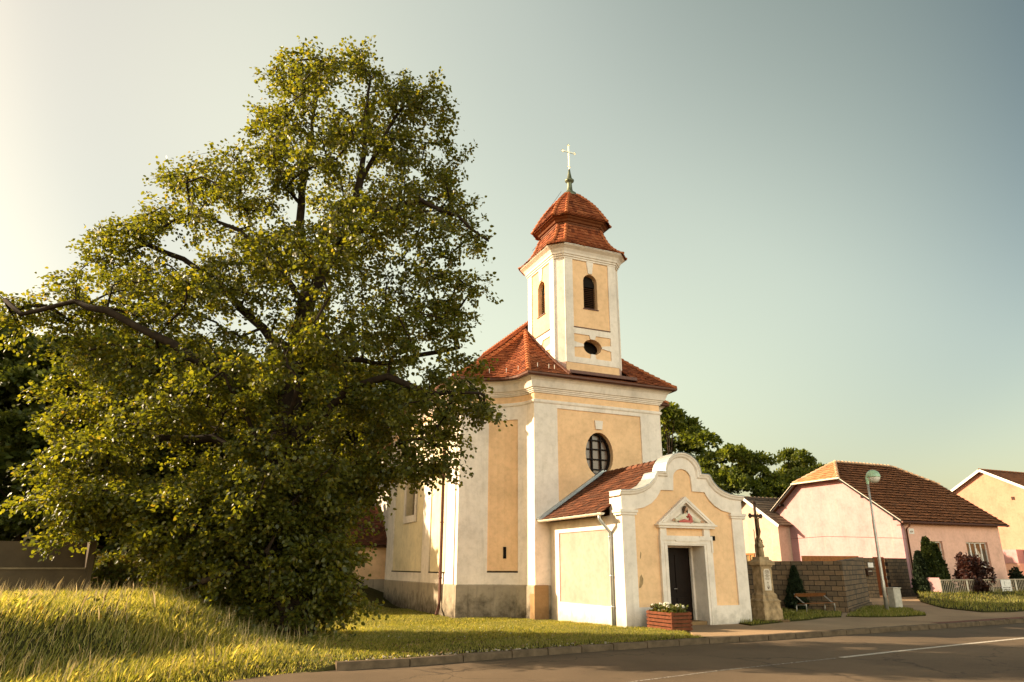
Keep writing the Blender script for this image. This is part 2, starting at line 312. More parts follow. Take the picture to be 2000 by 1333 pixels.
def in_poly(x, y, poly):
    r_ = np.zeros(x.shape, bool); n = len(poly)
    for i in range(n):
        (x0, y0), (x1, y1) = poly[i], poly[(i + 1) % n]
        r_ ^= ((y0 > y) != (y1 > y)) & (x < (x1 - x0) * (y - y0) / (y1 - y0 + 1e-12) + x0)
    return r_
PAVE = [(5.2, 18.72), (6.5, 19.36), (10.05, 21.36), (13.25, 23.1), (17.2, 25.4), (30, 32.8), (70, 55.9), (60, 61.5), (26, 49.6), (9.8, 33.6), LW(4.45, 4.7)[:2], LW(4.45, .0)[:2], LW(1.75, -.05)[:2], LW(1.7, -.7)[:2], LW(1.5, -1.45)[:2]]
def gz(x, y):
    x = np.asarray(x, float); y = np.asarray(y, float); s = sdist(x, y)
    u = (x - A0[0]) * UU[0] + (y - A0[1]) * UU[1]; v = (x - A0[0]) * VV[0] + (y - A0[1]) * VV[1]
    z = -.085 * ss(.3, 4.2, v) * (1 - ss(4, 7, u)) - .04 * ss(4.2, 5.2, u)
    z = z - .06 * ss(.45, 1.0, u) * (1 - ss(4.2, 4.7, v))
    z = z + .06 * ss(.2, 2.5, s) * (1 - ss(-3.5, 3.5, x)) * (1 - ss(20, 23, y))
    m = ss(1.45, 3.3, s) * ss(-4.7, -7.9, x)
    z = z + .86 * m + .045 * m * (np.sin(x * 1.9 + .6 * y) * np.cos(y * 1.5) + .6 * np.sin(3.1 * x - 2.2 * y))
    z = z + 7 * ss(26, 75, v)
    nok = 1 - ss(-3.6, -2.9, x); z = np.where(s < .9, z - .13 * nok * (1 - ss(0, .9, s)), z)
    z = np.where(in_poly(x, y, PAVE), np.minimum(z, -.14), z)
    return np.where(s < .16 * (1 - nok), -.3 + .15 * nok * (s > -.4), z)
def gz1(x, y): return float(gz(np.array([x]), np.array([y]))[0])
def axis(lo, hi, step, far):
    c = list(np.arange(lo, hi + 1e-6, step)); d = step
    while c[-1] < far: d *= 1.35; c.append(c[-1] + d)
    d = step
    while c[0] > -far: d *= 1.35; c.insert(0, c[0] - d)
    return np.array(c)
gx, gy = axis(-18, 20, .16, 900), axis(5, 36, .16, 900)
X, Y = np.meshgrid(gx, gy); Z = gz(X, Y); n1, n0 = X.shape; I = np.arange(n1 * n0).reshape(n1, n0)
F = np.stack([I[:-1, :-1], I[:-1, 1:], I[1:, 1:], I[1:, :-1]], -1).reshape(-1, 4)
g = np_mesh('ground', np.stack([X, Y, Z], -1).reshape(-1, 3), F, M['ground']); struct(g)
g.data.polygons.foreach_set('use_smooth', [True] * len(g.data.polygons))
def sheet(name, poly, z, mat, skirt=0):
    mb = MB(); tr = tessellate_polygon([[Vector((a, b, 0)) for a, b in poly]]); mb.add([(a, b, z) for a, b in poly], [tuple(t) for t in tr])
    if skirt: n = len(poly); mb.add([(a, b, h) for h in (z, z - skirt) for a, b in poly], [(i, (i + 1) % n, n + (i + 1) % n, n + i) for i in range(n)])
    return struct(mb.build(name, mat))
def offs(path, d):
    P = [Vector(q) for q in path]; out = []
    for i in range(len(P)):
        ns = []
        if i: t = (P[i] - P[i - 1]).normalized(); ns.append(Vector((-t.y, t.x)))
        if i < len(P) - 1: t = (P[i + 1] - P[i]).normalized(); ns.append(Vector((-t.y, t.x)))
        q = sum(ns, Vector((0, 0))).normalized(); out.append(tuple(P[i] + q * (d / max(.4, q.dot(ns[0])))))
    return out
E_ = [tuple(q) for q in EDGE]
road = sheet('road', offs(E_, .12) + [(300, -250), (-200, -250), (-200, -26)], -.12, M['asphalt'])
KP = [q for q in E_ if -3.2 < q[0] < 75]
kerb = MB(); cells = []
acc = 0
for a, b in zip(KP[:-1], KP[1:]):
    a, b = Vector(a), Vector(b); L = (b - a).length; n = max(1, round(L / 1.0)); t = (b - a).normalized(); nn = Vector((-t.y, t.x))
    for i in range(n):
        q0, q1 = a + t * (L * i / n + .012), a + t * (L * (i + 1) / n - .012); h = .009 * math.sin(acc * 12.9); acc += 1
        vs = [(*(q0 + nn * o), z) for o, z in ((-.0, -.2), (-.0, -.015 + h), (.02, .012 + h), (.14, .014 + h), (.15, -.2))] + [(*(q1 + nn * o), z) for o, z in ((-.0, -.2), (-.0, -.015 - h), (.02, .012 - h), (.14, .014 - h), (.15, -.2))]
        kerb.add(vs, [(0, 5, 6, 1), (1, 6, 7, 2), (2, 7, 8, 3), (3, 8, 9, 4), (4, 3, 2, 1, 0), (5, 6, 7, 8, 9)])
struct(kerb.build('kerb', M['kerb']))
KI = offs(E_, .15)
pave = [q for q in KI if 4.7 < q[0] < 75]
sheet('pavement', pave + [(60, 62), (26, 50), (9.5, 34), LW(4.3, 4.9)[:2], LW(4.3, .1)[:2], LW(1.35, .02)[:2], LW(1.3, -.7)[:2], LW(1.0, -1.7)[:2], (4.55, 18.6)], 0.0, M['pavement'], .25)
rp = [q for q in KI if 12 < q[0] < 75]
sheet('paver_strip', rp + offs(rp, .38)[::-1], .004, M['redpaver'])
lm = MB()
def stripe(pts, w):
    a, b = offs(pts, w / 2), offs(pts, -w / 2); n = len(pts)
    lm.add([(*q, -.116) for q in a + b], [(i, i + 1, n + i + 1, n + i) for i in range(n - 1)])
stripe([(-6.5, 4.6), (-1.2, 9.7), (1.9, 12.3), (3.7, 13.62), (6.6, 15.45)], .05); struct(lm.build('road_line', mat_paint(.6))); lm = MB(); stripe([(6.75, 15.55), (8.2, 16.5), (10.42, 17.9), (13.34, 19.7), (30, 29.4), (75, 55)], .13)
struct(lm.build('road_line', M['paint']))
# grass verges on the pavement side
PA = [(6.9, 22.6), (7.0, 21.9), (8.79, 23.6), (9.63, 24.2), (10.6, 25.3), (11.3, 25.6), (12.5, 28.2), (10.44, 29.75), (8.6, 31.0), (6.6, 29)]
PB = [(11.6, 25.9), (12.24, 25.6), (13.44, 25.8), (14.7, 26.5), (14.95, 26.9), (15.9, 29.6), (16.3, 31.2), (15.2, 31.6), (13.2, 28.5)]
PC = [(23.3, 42.6), (20.1, 36.4), (18.1, 31.2), (18.05, 28.5), (19.2, 28.7), (21.5, 30.2), (50, 46.7), (50, 58), (31.5, 46.8), (24.2, 43.4)]
def pcz(x, y): v = (x - A0[0]) * VV[0] + (y - A0[1]) * VV[1]; return .036 + .27 * ss(6.0, 9.2, v)
xs, ys = np.meshgrid(np.arange(18, 52, .4), np.arange(28, 60, .4)); n1, n0 = xs.shape; I = np.arange(n1 * n0).reshape(n1, n0); F = np.stack([I[:-1, :-1], I[:-1, 1:], I[1:, 1:], I[1:, :-1]], -1).reshape(-1, 4); F = F[in_poly(xs, ys, PC).ravel()[F].all(1)]
struct(np_mesh('grass_bank', np.stack([xs, ys, pcz(xs, ys)], -1).reshape(-1, 3), F, M['ground']))
for pl in (PA, PB, PC): sheet('grass_verge', pl, .035, M['ground'], .1)

def blades(name, xy, z, h, w, mat, lean=.5):
    n = len(xy); a = rng.uniform(0, 2 * math.pi, n); dx, dy = np.cos(a) * w, np.sin(a) * w
    la = rng.normal(.3, 1.0, n) + 1.6 * np.sin(xy[:, 0] * 1.3 + 2 * np.sin(xy[:, 1] * .9)); lx, ly = np.cos(la) * h * lean * rng.uniform(.2, 1, n), np.sin(la) * h * lean * rng.uniform(.2, 1, n)
    b = np.stack([xy[:, 0], xy[:, 1], z - .01], -1)
    V = np.empty((n, 5, 3)); V[:, 0] = b - np.stack([dx, dy, 0 * dx], -1); V[:, 1] = b + np.stack([dx, dy, 0 * dx], -1)
    mid = b + np.stack([lx * .35, ly * .35, h * .6], -1); V[:, 2] = mid + .7 * np.stack([dx, dy, 0 * dx], -1); V[:, 4] = mid - .7 * np.stack([dx, dy, 0 * dx], -1)
    V[:, 3] = b + np.stack([lx, ly, h * rng.uniform(.82, 1, n)], -1)
    F = np.arange(n * 5).reshape(n, 5)
    o = np_mesh(name, V.reshape(-1, 3), F, mat); o['kind'] = 'stuff'; return o
def clumpy(x, y): return .5 + .5 * (np.sin(1.7 * x + 2.3 * np.sin(.9 * y)) * np.cos(1.9 * y + 1.3 * np.sin(1.1 * x)) * .6 + .4 * np.sin(4.3 * x - 3.7 * y))
CH = [LW(-2.8, 6.4)[:2], LW(-.5, 6)[:2], LW(-.5, 4.6)[:2], LW(-.02, 4.6)[:2], LW(-.02, -.05)[:2], LW(5, -.05)[:2], LW(8, 24)[:2], LW(-6, 24)[:2], LW(-6, 18.5)[:2], LW(-2.8, 16)[:2]]
PV = [tuple(q) for q in (LW(1.4, .1)[:2], LW(1.25, -.8)[:2], (4.5, 18.8), (4.8, 18.1), (40, 10), (40, 60))]
def scatter(n, x0, x1, y0, y1, smin=.06):
    x = rng.uniform(x0, x1, n); y = rng.uniform(y0, y1, n); k = (sdist(x, y) > smin) & ~in_poly(x, y, CH) & ~in_poly(x, y, PV); return x[k], y[k]
# meadow of the bank on the left
x, y = scatter(330000, -17, -2.2, 8.5, 24, .05); d = np.hypot(x, y); tall = ss(-2.6, -5.2, x) * (1 - ss(19.5, 22, y))
k = (rng.random(len(x)) < np.clip(1.25 - d / 30, .25, 1) * (.35 + .65 * clumpy(x, y))) & (rng.random(len(x)) < .15 + .85 * tall); x, y, tall = x[k], y[k], tall[k]
h = (.04 + .18 * tall * rng.uniform(.3, 1.25, len(x)) * (.4 + .9 * clumpy(x * .7, y * .8))) * (.45 + .55 * ss(0, .8, sdist(x, y)))
tag(blades('tall_grass', np.stack([x, y], -1), gz(x, y), h, .004 + .0035 * rng.random(len(x)), M['grass'], .75), 'tall unmown yellow-green meadow grass covering the bank in front of the big tree', 'grass')
# seed heads and stalks
x, y = scatter(2600, -16, -3.6, 9, 21, .4); k = rng.random(len(x)) < ss(-3.2, -5.5, x); x, y = x[k], y[k]; h = rng.uniform(.3, .55, len(x))
o = blades('grass_stalks', np.stack([x, y], -1), gz(x, y), h, np.full(len(x), .005), islands('dry_stalk', [(0, (.30, .22, .09)), (1, (.42, .32, .15))], .7, .3), .35); tag(o, 'thin dry seed stalks standing above the meadow grass of the bank', 'grass')
# broad-leaved weeds, clover heads and fallen leaves among the grass
def weeds(name, n, x0, x1, y0, y1, size, mat, lift, label, cat, keep):
    x, y = scatter(n, x0, x1, y0, y1, .12); k = keep(x, y); x, y = x[k], y[k]; a = rng.uniform(0, 6.28, len(x)); d = np.stack([np.cos(a), np.sin(a), rng.uniform(.1, .8, len(x))], -1); s_ = size * rng.uniform(.5, 1.3, len(x)); c = np.stack([x, y, gz(x, y) + lift * rng.random(len(x))], -1)
    px = np.stack([-d[:, 1], d[:, 0], 0 * a], -1); V = np.stack([c, c + (d * .5 + px * .32) * s_[:, None], c + d * s_[:, None], c + (d * .5 - px * .32) * s_[:, None]], 1)
    o = np_mesh(name, V.reshape(-1, 3), np.arange(len(x) * 4).reshape(-1, 4), mat); o['kind'] = 'stuff'; tag(o, label, cat)
weeds('weeds', 9000, -14, -2.5, 9, 19, .11, M['leaf_pale'], .14, 'broad weed leaves growing in clumps through the bank grass', 'weeds', lambda x, y: (clumpy(1.9 * x + 3, 1.7 * y) > .74) & (x < -3.2 - .0 * y))
weeds('fallen_leaves', 1500, -7, 4.6, 13, 19, .06, islands('dry_leaf', [(0, (.14, .07, .025)), (1, (.32, .2, .08))], .7, .2), .05, 'dry fallen leaves scattered over the lawn under the tree', 'leaves', lambda x, y: sdist(x, y) < 2.6)
weeds('clover', 700, -6, 4, 14, 21, .035, islands('clover_head', [(0, (.6, .55, .42)), (1, (.75, .7, .58))], .7, .3), .1, 'small white clover heads in the lawn', 'flowers', lambda x, y: clumpy(1.4 * x, 2 * y + 1) > .6)
# lawn before the church
x, y = scatter(260000, -7, 5, 13, 31, .17); k = rng.random(len(x)) < .25 + .75 * ss(.1, 1.3, sdist(x, y)) * (.5 + .5 * clumpy(x, y)) + .25 * ss(-.5, 2, x); x, y = x[k], y[k]
h = rng.uniform(.03, .085, len(x)) * (.75 + .6 * clumpy(x * 1.3, y * 1.1))
tag(blades('lawn_grass', np.stack([x, y], -1), gz(x, y), h, .004 + .003 * rng.random(len(x)), M['lawn'], .7), 'short mown lawn between the kerb and the church walls', 'grass')
def verge_grass(poly, n, hmax, label):
    P = np.array(poly); x = rng.uniform(P[:, 0].min(), P[:, 0].max(), n); y = rng.uniform(P[:, 1].min(), P[:, 1].max(), n); k = in_poly(x, y, poly); x, y = x[k], y[k]
    tag(blades('grass', np.stack([x, y], -1), (pcz(x, y) if poly is PC else np.full(x.shape, .035)), rng.uniform(.04, hmax, len(x)) * (.5 + clumpy(x, y)), .006 + .005 * rng.random(len(x)), M['lawn'], .6), label, 'grass')
verge_grass(PA, 16000, .13, 'shaded grass around the stone wayside cross and the bench'); verge_grass(PB, 12000, .13, 'small grass island round the foot of the street lamp'); verge_grass(PC, 60000, .2, 'sunlit rough grass below the railing of the pink house')
# pebbles and leaf litter along the kerb
mb = MB()
for _ in range(150):
    t = random.random(); q = Vector((-2.9 + 5.5 * t, 13.62 + 3.25 * t)) + Vector((-.5, .86)) * abs(random.gauss(.18, .22)); s_ = random.uniform(.008, .03)
    mb.ball((q.x, q.y, gz1(q.x, q.y) + s_ * .4), s_ * random.uniform(.8, 1.6), s_, s_ * .6, 6)
o = mb.build('gravel', plain('pale_stone_chips', (.40, .33, .25), .9, 0, .5)); o['kind'] = 'stuff'; tag(o, 'pale stone chips and litter along the grass side of the kerb', 'stones')

# ------------------------------------------------------------------ roof tiles
def tiles(mb, Sf, nc, wtile, lift=.028, jit=.012, over=.35, m=0, bulge=0):
    """Sf(s, t) -> Vector on the slope, s along the course 0..1, t from eave 0 to top 1"""
    for j in range(nc):
        t0, t1 = j / nc, (j + 1 + over) / nc; t1 = min(t1, 1.0); tm = min(1, (j + .5) / nc)
        L = sum((Sf((i + 1) / 8, tm) - Sf(i / 8, tm)).length for i in range(8)); n = max(1, round(L / wtile)); sh = .5 if j % 2 else 0
        for i in range(-1 if sh else 0, n):
            s0, s1 = max(0, (i + sh) / n), min(1, (i + 1 + sh) / n)
            if s1 - s0 < .2 / n: continue
            q = [Sf(s0, t0), Sf((s0 + s1) / 2, t0), Sf(s1, t0), Sf(s1, t1), Sf(s0, t1)]
            nn = (q[2] - q[0]).cross(q[4] - q[0])
            if nn.length < 1e-9: nn = (q[2] - q[0]).cross(q[3] - q[0])
            if nn.length < 1e-9: continue
            nn.normalize(); nn = nn if nn.z > 0 else -nn
            up = (q[4] - q[0]); up = up.normalized() if up.length > 1e-6 else Vector((0, 0, 1)); e = lift * (1 + random.uniform(-.25, .35)); dj = up * random.uniform(-jit, jit)
            a, b, c = q[0] + nn * e + dj + up * .022, q[1] + nn * (e + bulge) + dj, q[2] + nn * e + dj + up * .022
            th = nn * (.014)
            mb.add([a, b, c, q[3] + nn * .006, q[4] + nn * .006, a - th, b - th, c - th], [(0, 1, 2, 3, 4), (5, 6, 1, 0), (6, 7, 2, 1)], m)
def quadS(a, b, c, d):
    a, b, c, d = map(Vector, (a, b, c, d)); return lambda s, t: (a.lerp(b, s)).lerp(d.lerp(c, s), t)
def caps(mb, pts, rad=.085, L=.3, m=0, lift=.03):
    """overlapping half-round ridge tiles along a polyline"""
    pts = [Vector(q) for q in pts]; seg = [(pts[i + 1] - pts[i]).length for i in range(len(pts) - 1)]; T = sum(seg); n = max(1, round(T / L))
    def at(x):
        for i, q in enumerate(seg):
            if x <= q or i == len(seg) - 1: return pts[i].lerp(pts[i + 1], x / q)
            x -= q
    for k in range(n):
        a, b = at(T * k / n), at(min(T, T * (k + 1.18) / n)); d = (b - a).normalized(); x = d.cross(Vector((0, 0, 1))); x = x.normalized() if x.length > 1e-4 else Vector((1, 0, 0)); y = x.cross(d)
        if y.z < 0: y = -y
        vs = []
        for c, rr, li in ((a, rad * 1.12, lift + .012), (b, rad * .9, lift - .012)):
            vs += [c + y * (li - rad * .45) + (x * math.cos(w) + y * math.sin(w)) * rr for w in np.linspace(-.15, math.pi + .15, 7)]
        mb.add(vs, [(i, i + 1, 8 + i, 7 + i) for i in range(6)] + [tuple(range(7))], m)

# ------------------------------------------------------------------ church
ch = thing('church', 'cream and white baroque village church with square bell tower and red tile roofs', 'church', LW(0, 0, 0), AZ)
CU = 2.33                                                    # centre line of the facade
ZB = -.5
arcL = [(CU - 4.96 + 2.2 * math.sin(a), 4.7 + 1.8 * math.cos(a)) for a in np.linspace(0, math.pi / 2, 13)]       # from E (nave) round to C (front), centre outside the wall
UR = 6.5                                                     # right wall of the nave: its corner is deeper and narrower
arcR = [(UR - (UR - CU - 2.76) * math.sin(a), 4.7 + 2.4 * math.cos(a)) for a in np.linspace(0, math.pi / 2, 13)][::-1]
outline = [(CU - 4.96, 16.5)] + arcL + arcR + [(UR, 16.5)]
# path runs from the back of the left side round the front to the back of the right side; outside is on its right-hand side
outline_r = outline
def spath(mb, pts, prof, m=0): mb.sweep(pts, prof, m)
wall = MB()
ZW = 7.42
arc_in = [(x, y) for x, y in arcL]
for arc in (arcL, arcR): wall.sweep(arc, [(0, ZB), (0, ZW)], 1)
fm_front = lambda a, b, c: (a, 4.7 + c, b)
ell = lambda cx, cz, rx, rz, n=28: [(cx + rx * math.cos(2 * math.pi * i / n), cz + rz * math.sin(2 * math.pi * i / n)) for i in range(n)]
arch = lambda c, w, z0, z1, n=12: [(c - w, z0), (c + w, z0)] + [(c + w * math.cos(a), z1 + w * math.sin(a)) for a in np.linspace(0, math.pi, n)]
wall.plate([(CU - 2.76, ZB), (CU + 2.74, ZB), (CU + 2.74, ZW), (CU - 2.76, ZW)], [ell(2.28, 5.66, .60, .83)], fm_front, 0, .45, 1)
fm_left = lambda a, b, c: (CU - 4.96 + c, a, b)
fm_right = lambda a, b, c: (UR - c, a, b)
for fm, v0_ in ((fm_left, 6.5), (fm_right, 7.1)): wall.plate([(v0_, ZB), (16.5, ZB), (16.5, ZW), (v0_, ZW)], [arch(12.8, .72, 3.75, 6.25)], fm, 0, .5, 2)
wall.box(CU - 4.9, UR - .05, 16.45, 16.6, ZB, ZW, 1)
wall.build('wall', [M['white'], M['yellow'], plaster('washed_cream_plaster', (.80, .66, .42), base_h=.8, amount=.45, streak=.4)], ch)
pn = MB(); T_ = .045
fr = lambda a0, a1, z0, z1, fm, t=T_: pn.plate([(a0, z0), (a1, z0), (a1, z1), (a0, z1)], [], fm, -t, -.001)
fr(CU - 2.76 - T_, .49, 1.0, ZW, fm_front); fr(4.18, CU + 2.74 + T_, 1.0, ZW, fm_front); fr(.49, 4.18, 7.26, ZW, fm_front); fr(.49, 4.18, 1.0, 1.5, fm_front)
pn.plate([(2.13, 6.60), (2.4, 6.60), (2.44, 6.93), (2.09, 6.93)], [], fm_front, -.07, -.001)
for fm in (fm_left, fm_right):
    for a0, a1 in (((6.5 if fm is fm_left else 7.1) - T_, 7.75), (9.75, 10.75), (15.4, 16.54)): fr(a0, a1, 1.0, ZW, fm)
    for a0, a1 in ((7.75, 9.75), (10.75, 15.4)): fr(a0, a1, 1.0, 1.38, fm); fr(a0, a1, 6.95, ZW, fm)
    pn.plate(arch(12.8, 1.0, 3.45, 6.25), [arch(12.8, .72, 3.75, 6.25)], fm, -T_ - .01, -.002)
for mir in (0, 1):
    fine = [(CU - 4.96 + 2.2 * math.sin(a), 4.7 + 1.8 * math.cos(a)) for a in np.linspace(0, math.pi / 2, 33)]
    if mir: fine = [(UR - (UR - CU - 2.76) * math.sin(a), 4.7 + 2.4 * math.cos(a)) for a in np.linspace(0, math.pi / 2, 33)][::-1]
    k0, k1 = (10, 22) if not mir else (10, 22)
    for sg, z0, z1 in ((fine[:k0 + 1], 1.0, ZW), (fine[k1:], 1.0, ZW), (fine[k0:k1 + 1], 6.9, ZW), (fine[k0:k1 + 1], 1.0, 1.42)):
        pn.sweep(sg, [(.001, z0), (T_, z0), (T_, z1), (.001, z1)])
pn.build('pilaster_trim', M['white'], ch)
M['soot'] = plain('sooty_ledge', (.05, .035, .02), .95, 0, .6, 7)
for fm in (fm_left, fm_right):
    for a0, a1 in ((7.76, 9.74), (10.76, 15.39)): dl = MB(); dl.plate([(a0, 1.381), (a1, 1.381), (a1, 1.43), (a0, 1.43)], [], fm, -.052, -.002); dl.build('dirty_ledge', M['soot'], ch)
dl = MB(); fine = [(CU - 4.96 + 2.2 * math.sin(a), 4.7 + 1.8 * math.cos(a)) for a in np.linspace(0, math.pi / 2, 33)]; dl.sweep(fine[10:23], [(.002, 1.421), (.052, 1.421), (.045, 1.47), (.002, 1.48)])
dl.build('dirty_ledge', M['soot'], ch)
sl_ = MB(); sl_.box(-.055, .055, -.03, .05, 1.9, 2.3); o = sl_.build('slit_window', M['black'], ch, loc=(CU - 4.96 + 2.2 * math.sin(R(46)), 4.7 + 1.8 * math.cos(R(46)), 0), rz=R(-46))  # near-black box stands in for the shade inside the slit
pb = MB(); pb.sweep(outline, [(-.001, ZB), (.075, ZB), (.075, .98), (.03, 1.04), (-.001, 1.05)]); pb.build('plinth', M['plinth'], ch)
bs = MB(); bs.box(CU - 2.87, -.002, 4.58, 4.615, ZB, 1.03); bs.box(CU - 2.865, CU - 2.842, 4.62, 4.95, ZB, .75); bs.build('bare_stone_patch', M['bare'], ch)
cn = MB()
cn.sweep(outline, [(-.001, 7.40), (.07, 7.41), (.09, 7.45), (.09, 7.52), (.05, 7.54), (.02, 7.55)], 0)
cn.sweep(outline, [(.02, 7.55), (.02, 7.78)], 1)
cn.sweep(outline, [(.02, 7.78), (.07, 7.80), (.07, 7.84), (.11, 7.85), (.11, 7.90), (.15, 7.91), (.15, 7.96), (.20, 7.97), (.22, 8.02), (.25, 8.10), (.29, 8.2), (.36, 8.28), (.43, 8.32), (.43, 8.36), (-.2, 8.37)], 0)
cn.build('cornice', [M['white'], M['yellow']], ch)
gt = MB(); gp = [(o - .07, z) for o, z in [(.50, 8.42), (.51, 8.36), (.55, 8.32), (.61, 8.32), (.65, 8.36), (.66, 8.43), (.64, 8.43), (.63, 8.37), (.54, 8.36), (.52, 8.42)]]
gt.sweep(outline, gp); gt.build('gutter', M['copper'], ch)
# main roof, bell-cast over the concave corners
def off_out(d):
    m_ = MB(); m_.sweep(outline, [(d, 0), (d, 1)]); return [Vector((q[0], q[1], 8.44)) for q in m_.v[::2]]
ev = off_out(.53); nb = len(arcL)
TU0, TU1, TV0, TV1 = .83, 3.84, 5.05, 8.05                   # bell tower in plan
ap = Vector((TU0 - .02, TV1 + .05, 11.45)); apR = Vector((2 * CU - ap.x, ap.y, ap.z)); RZ = 12.95
rf = MB()
def mirror(q): return Vector((2 * CU - q.x, q.y, q.z))
evR = ev[1 + nb:1 + 2 * nb]; EeR = evR[-1]; CeR = evR[0]
def navR(s, t):
    w = min(1, t / .73); return Vector((EeR.x + (CU - EeR.x) * t, 16.9 + (EeR.y + (ap.y - EeR.y) * w - 16.9) * s, 8.44 + (RZ - 8.44) * t - .18 * math.sin(math.pi * t)))
def facetR(s, t):
    x = (1 - s) * (nb - 1); i = min(int(x), nb - 2); k = evR[i].lerp(evR[i + 1], x - i).lerp(apR, t); k.z -= .16 * math.sin(math.pi * t) * (1 - .6 * s); return k
feR = Vector((TU1, CeR.y, 8.44))
def frontR(s, t): k = CeR.lerp(apR, t) * (1 - s) + feR.lerp(apR, t) * s; k.z -= .1 * math.sin(math.pi * t); return k
evL = ev[1:1 + nb]; Ee = evL[0]; Ce = evL[-1]; back = Vector((Ee.x, 16.9, 8.44)); rfr, rbk = Vector((CU, 8.2, RZ)), Vector((CU, 17, RZ))
sag = lambda f, d: (lambda s, t: f(s, t) - Vector((0, 0, d * math.sin(math.pi * t))))
def curveS(pts, top):
    def f(s, t):
        x = s * (len(pts) - 1); i = min(int(x), len(pts) - 2); return pts[i].lerp(pts[i + 1], x - i).lerp(top, t)
    return f
hipk = Ee.lerp(ap, 1)
navS = lambda s, t: (back.lerp(Ee, s) if True else None).lerp((rbk.lerp(rfr, s)), t)
def nav(s, t):
    a = back.lerp(Ee, s); zt = 8.44 + (RZ - 8.44) * t; w = t
    vf = Ee.y + (ap.y - Ee.y) * min(1, w / .73); vb = 16.9
    return Vector((Ee.x + (CU - Ee.x) * t, vb + (vf - vb) * s, zt - .18 * math.sin(math.pi * t)))
def facet(s, t):
    x = s * (nb - 1); i = min(int(x), nb - 2); b = evL[i].lerp(evL[i + 1], x - i); k = b.lerp(ap, t); k.z -= .16 * math.sin(math.pi * t) * (1 - .6 * s); return k
fb = Vector((TU0, TV0, 8.78)); fe = Vector((TU0, Ce.y, 8.44))
def front(s, t): return Ce.lerp(fe, s).lerp(ap.lerp(ap, s) if t > .999 else Vector((ap.x, Ce.y + (ap.y - Ce.y) * t, ap.z)) * 0 + Ce.lerp(ap, t) * (1 - s) / max(1e-6, 1) + fe.lerp(ap, t) * s, 1 if t > 0 else 0)
def front(s, t): k = Ce.lerp(ap, t) * (1 - s) + fe.lerp(ap, t) * s; k.z -= .1 * math.sin(math.pi * t); return k
for fn, nc in ((nav, 44), (facet, 26), (front, 26), (navR, 44), (facetR, 26), (frontR, 26)): tiles(rf, fn, nc, .19, .034, .014, bulge=.01)
tiles(rf, quadS(fe, mirror(fe), Vector((TU1, TV0 + .02, 8.80)), Vector((TU0, TV0 + .02, 8.80))), 2, .19)
for fn in (nav, facet, front, navR, facetR, frontR):
        N1, N2 = 8, 10; g_ = [fn(i / N1, j / N2) - Vector((0, 0, .03)) for i in range(N1 + 1) for j in range(N2 + 1)]
        rf.add(g_, [(i * (N2 + 1) + j, (i + 1) * (N2 + 1) + j, (i + 1) * (N2 + 1) + j + 1, i * (N2 + 1) + j + 1) for i in range(N1) for j in range(N2)])
ro = rf.build('roof', M['tile'], ch)
for fa, fo in ((facet, front), (facetR, frontR)):
    for f in (fa, fo): rd = MB(); caps(rd, [f(0, t) for t in np.linspace(0, 1, 9)], .1); rd.build('hip_tiles', M['ridge'], ro)
rd = MB(); caps(rd, [rfr, rbk]); rd.build('ridge_tiles', M['ridge'], ro)
fl = MB(); fl.tube([front(1, 0) + Vector((0, 0, .05))] + [front(1, t) + Vector((-.03, 0, .05)) for t in (.25, .5, .75, 1)], .07, 6, 0); fl.bar(fe + Vector((0, .2, .2)), mirror(fe) + Vector((0, .2, .2)), .3, .12); fl.build('flashing', M['copper'], ro)
for s in (.25, .55, .85):
    for q in (facet(s, .10), front(min(s, .7), .1)): sp = MB(); sp.box(q.x - .008, q.x + .008, q.y - .008, q.y + .008, q.z, q.z + .2); sp.build('snow_guard', M['metal'], ro)
# windows of the nave and the facade
def win_arch(fm, c, w, z0, z1, mats, nm='window'):
    g_ = MB(); g_.plate(arch(c, w, z0, z1), [], fm, .34, .36); o = MB()
    o.plate(arch(c, w, z0, z1), [arch(c, w - .05, z0 + .05, z1)], fm, .28, .33); o.plate([(c - .02, z0), (c + .02, z0), (c + .02, z1 + w - .03), (c - .02, z1 + w - .03)], [], fm, .29, .335)
    for zz in np.arange(z0 + .62, z1 + .3, .62): o.plate([(c - w, zz - .015), (c + w, zz - .015), (c + w, zz + .015), (c - w, zz + .015)], [], fm, .30, .336)
    k = o.build(nm, mats[0], ch); g_.build('pane', mats[1], k); return k
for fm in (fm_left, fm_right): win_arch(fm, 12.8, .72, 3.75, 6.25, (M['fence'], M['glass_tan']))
o = MB(); o.plate(ell(2.28, 5.66, .60, .83), [ell(2.28, 5.66, .53, .76)], fm_front, .20, .30)
for du in (-.19, .19): o.plate([(2.28 + du - .022, 4.95), (2.28 + du + .022, 4.95), (2.28 + du + .022, 6.38), (2.28 + du - .022, 6.38)], [], fm_front, .21, .29)
for zz in (5.12, 5.5, 5.88, 6.22): o.plate([(1.72, zz - .018), (2.84, zz - .018), (2.84, zz + .018), (1.72, zz + .018)], [], fm_front, .215, .285)
ow = o.build('oval_window', M['darkwood'], ch); o = MB(); o.plate(ell(2.28, 5.66, .58, .81), [], fm_front, .31, .33); o.build('pane', mat_glass('curtained_glass', (.10, .05, .025), .3), ow)
# downpipe by the nave corner
dp = MB(); x_ = CU - 4.96 - .15; dp.tube([(x_ - .42, 7.85, 8.34), (x_ - .38, 7.9, 8.05), (x_, 7.95, 7.5), (x_, 7.95, .45), (x_ - .02, 7.95, .2), (x_ - .22, 7.6, -.02)], .06, 10)
for z in (1.2, 3.2, 5.2, 7): dp.tube([(x_, 7.95, z), (x_, 7.95, z + .04)], .075, 10)
dp.build('downpipe', M['copper'], ch, True)
wr = MB(); wr.tube([(CU - 4.96 - .06, 6.75, 7.4), (CU - 4.96 - .06, 6.75, .1)], .012, 6); wr.build('lightning_wire', M['iron'], ch)
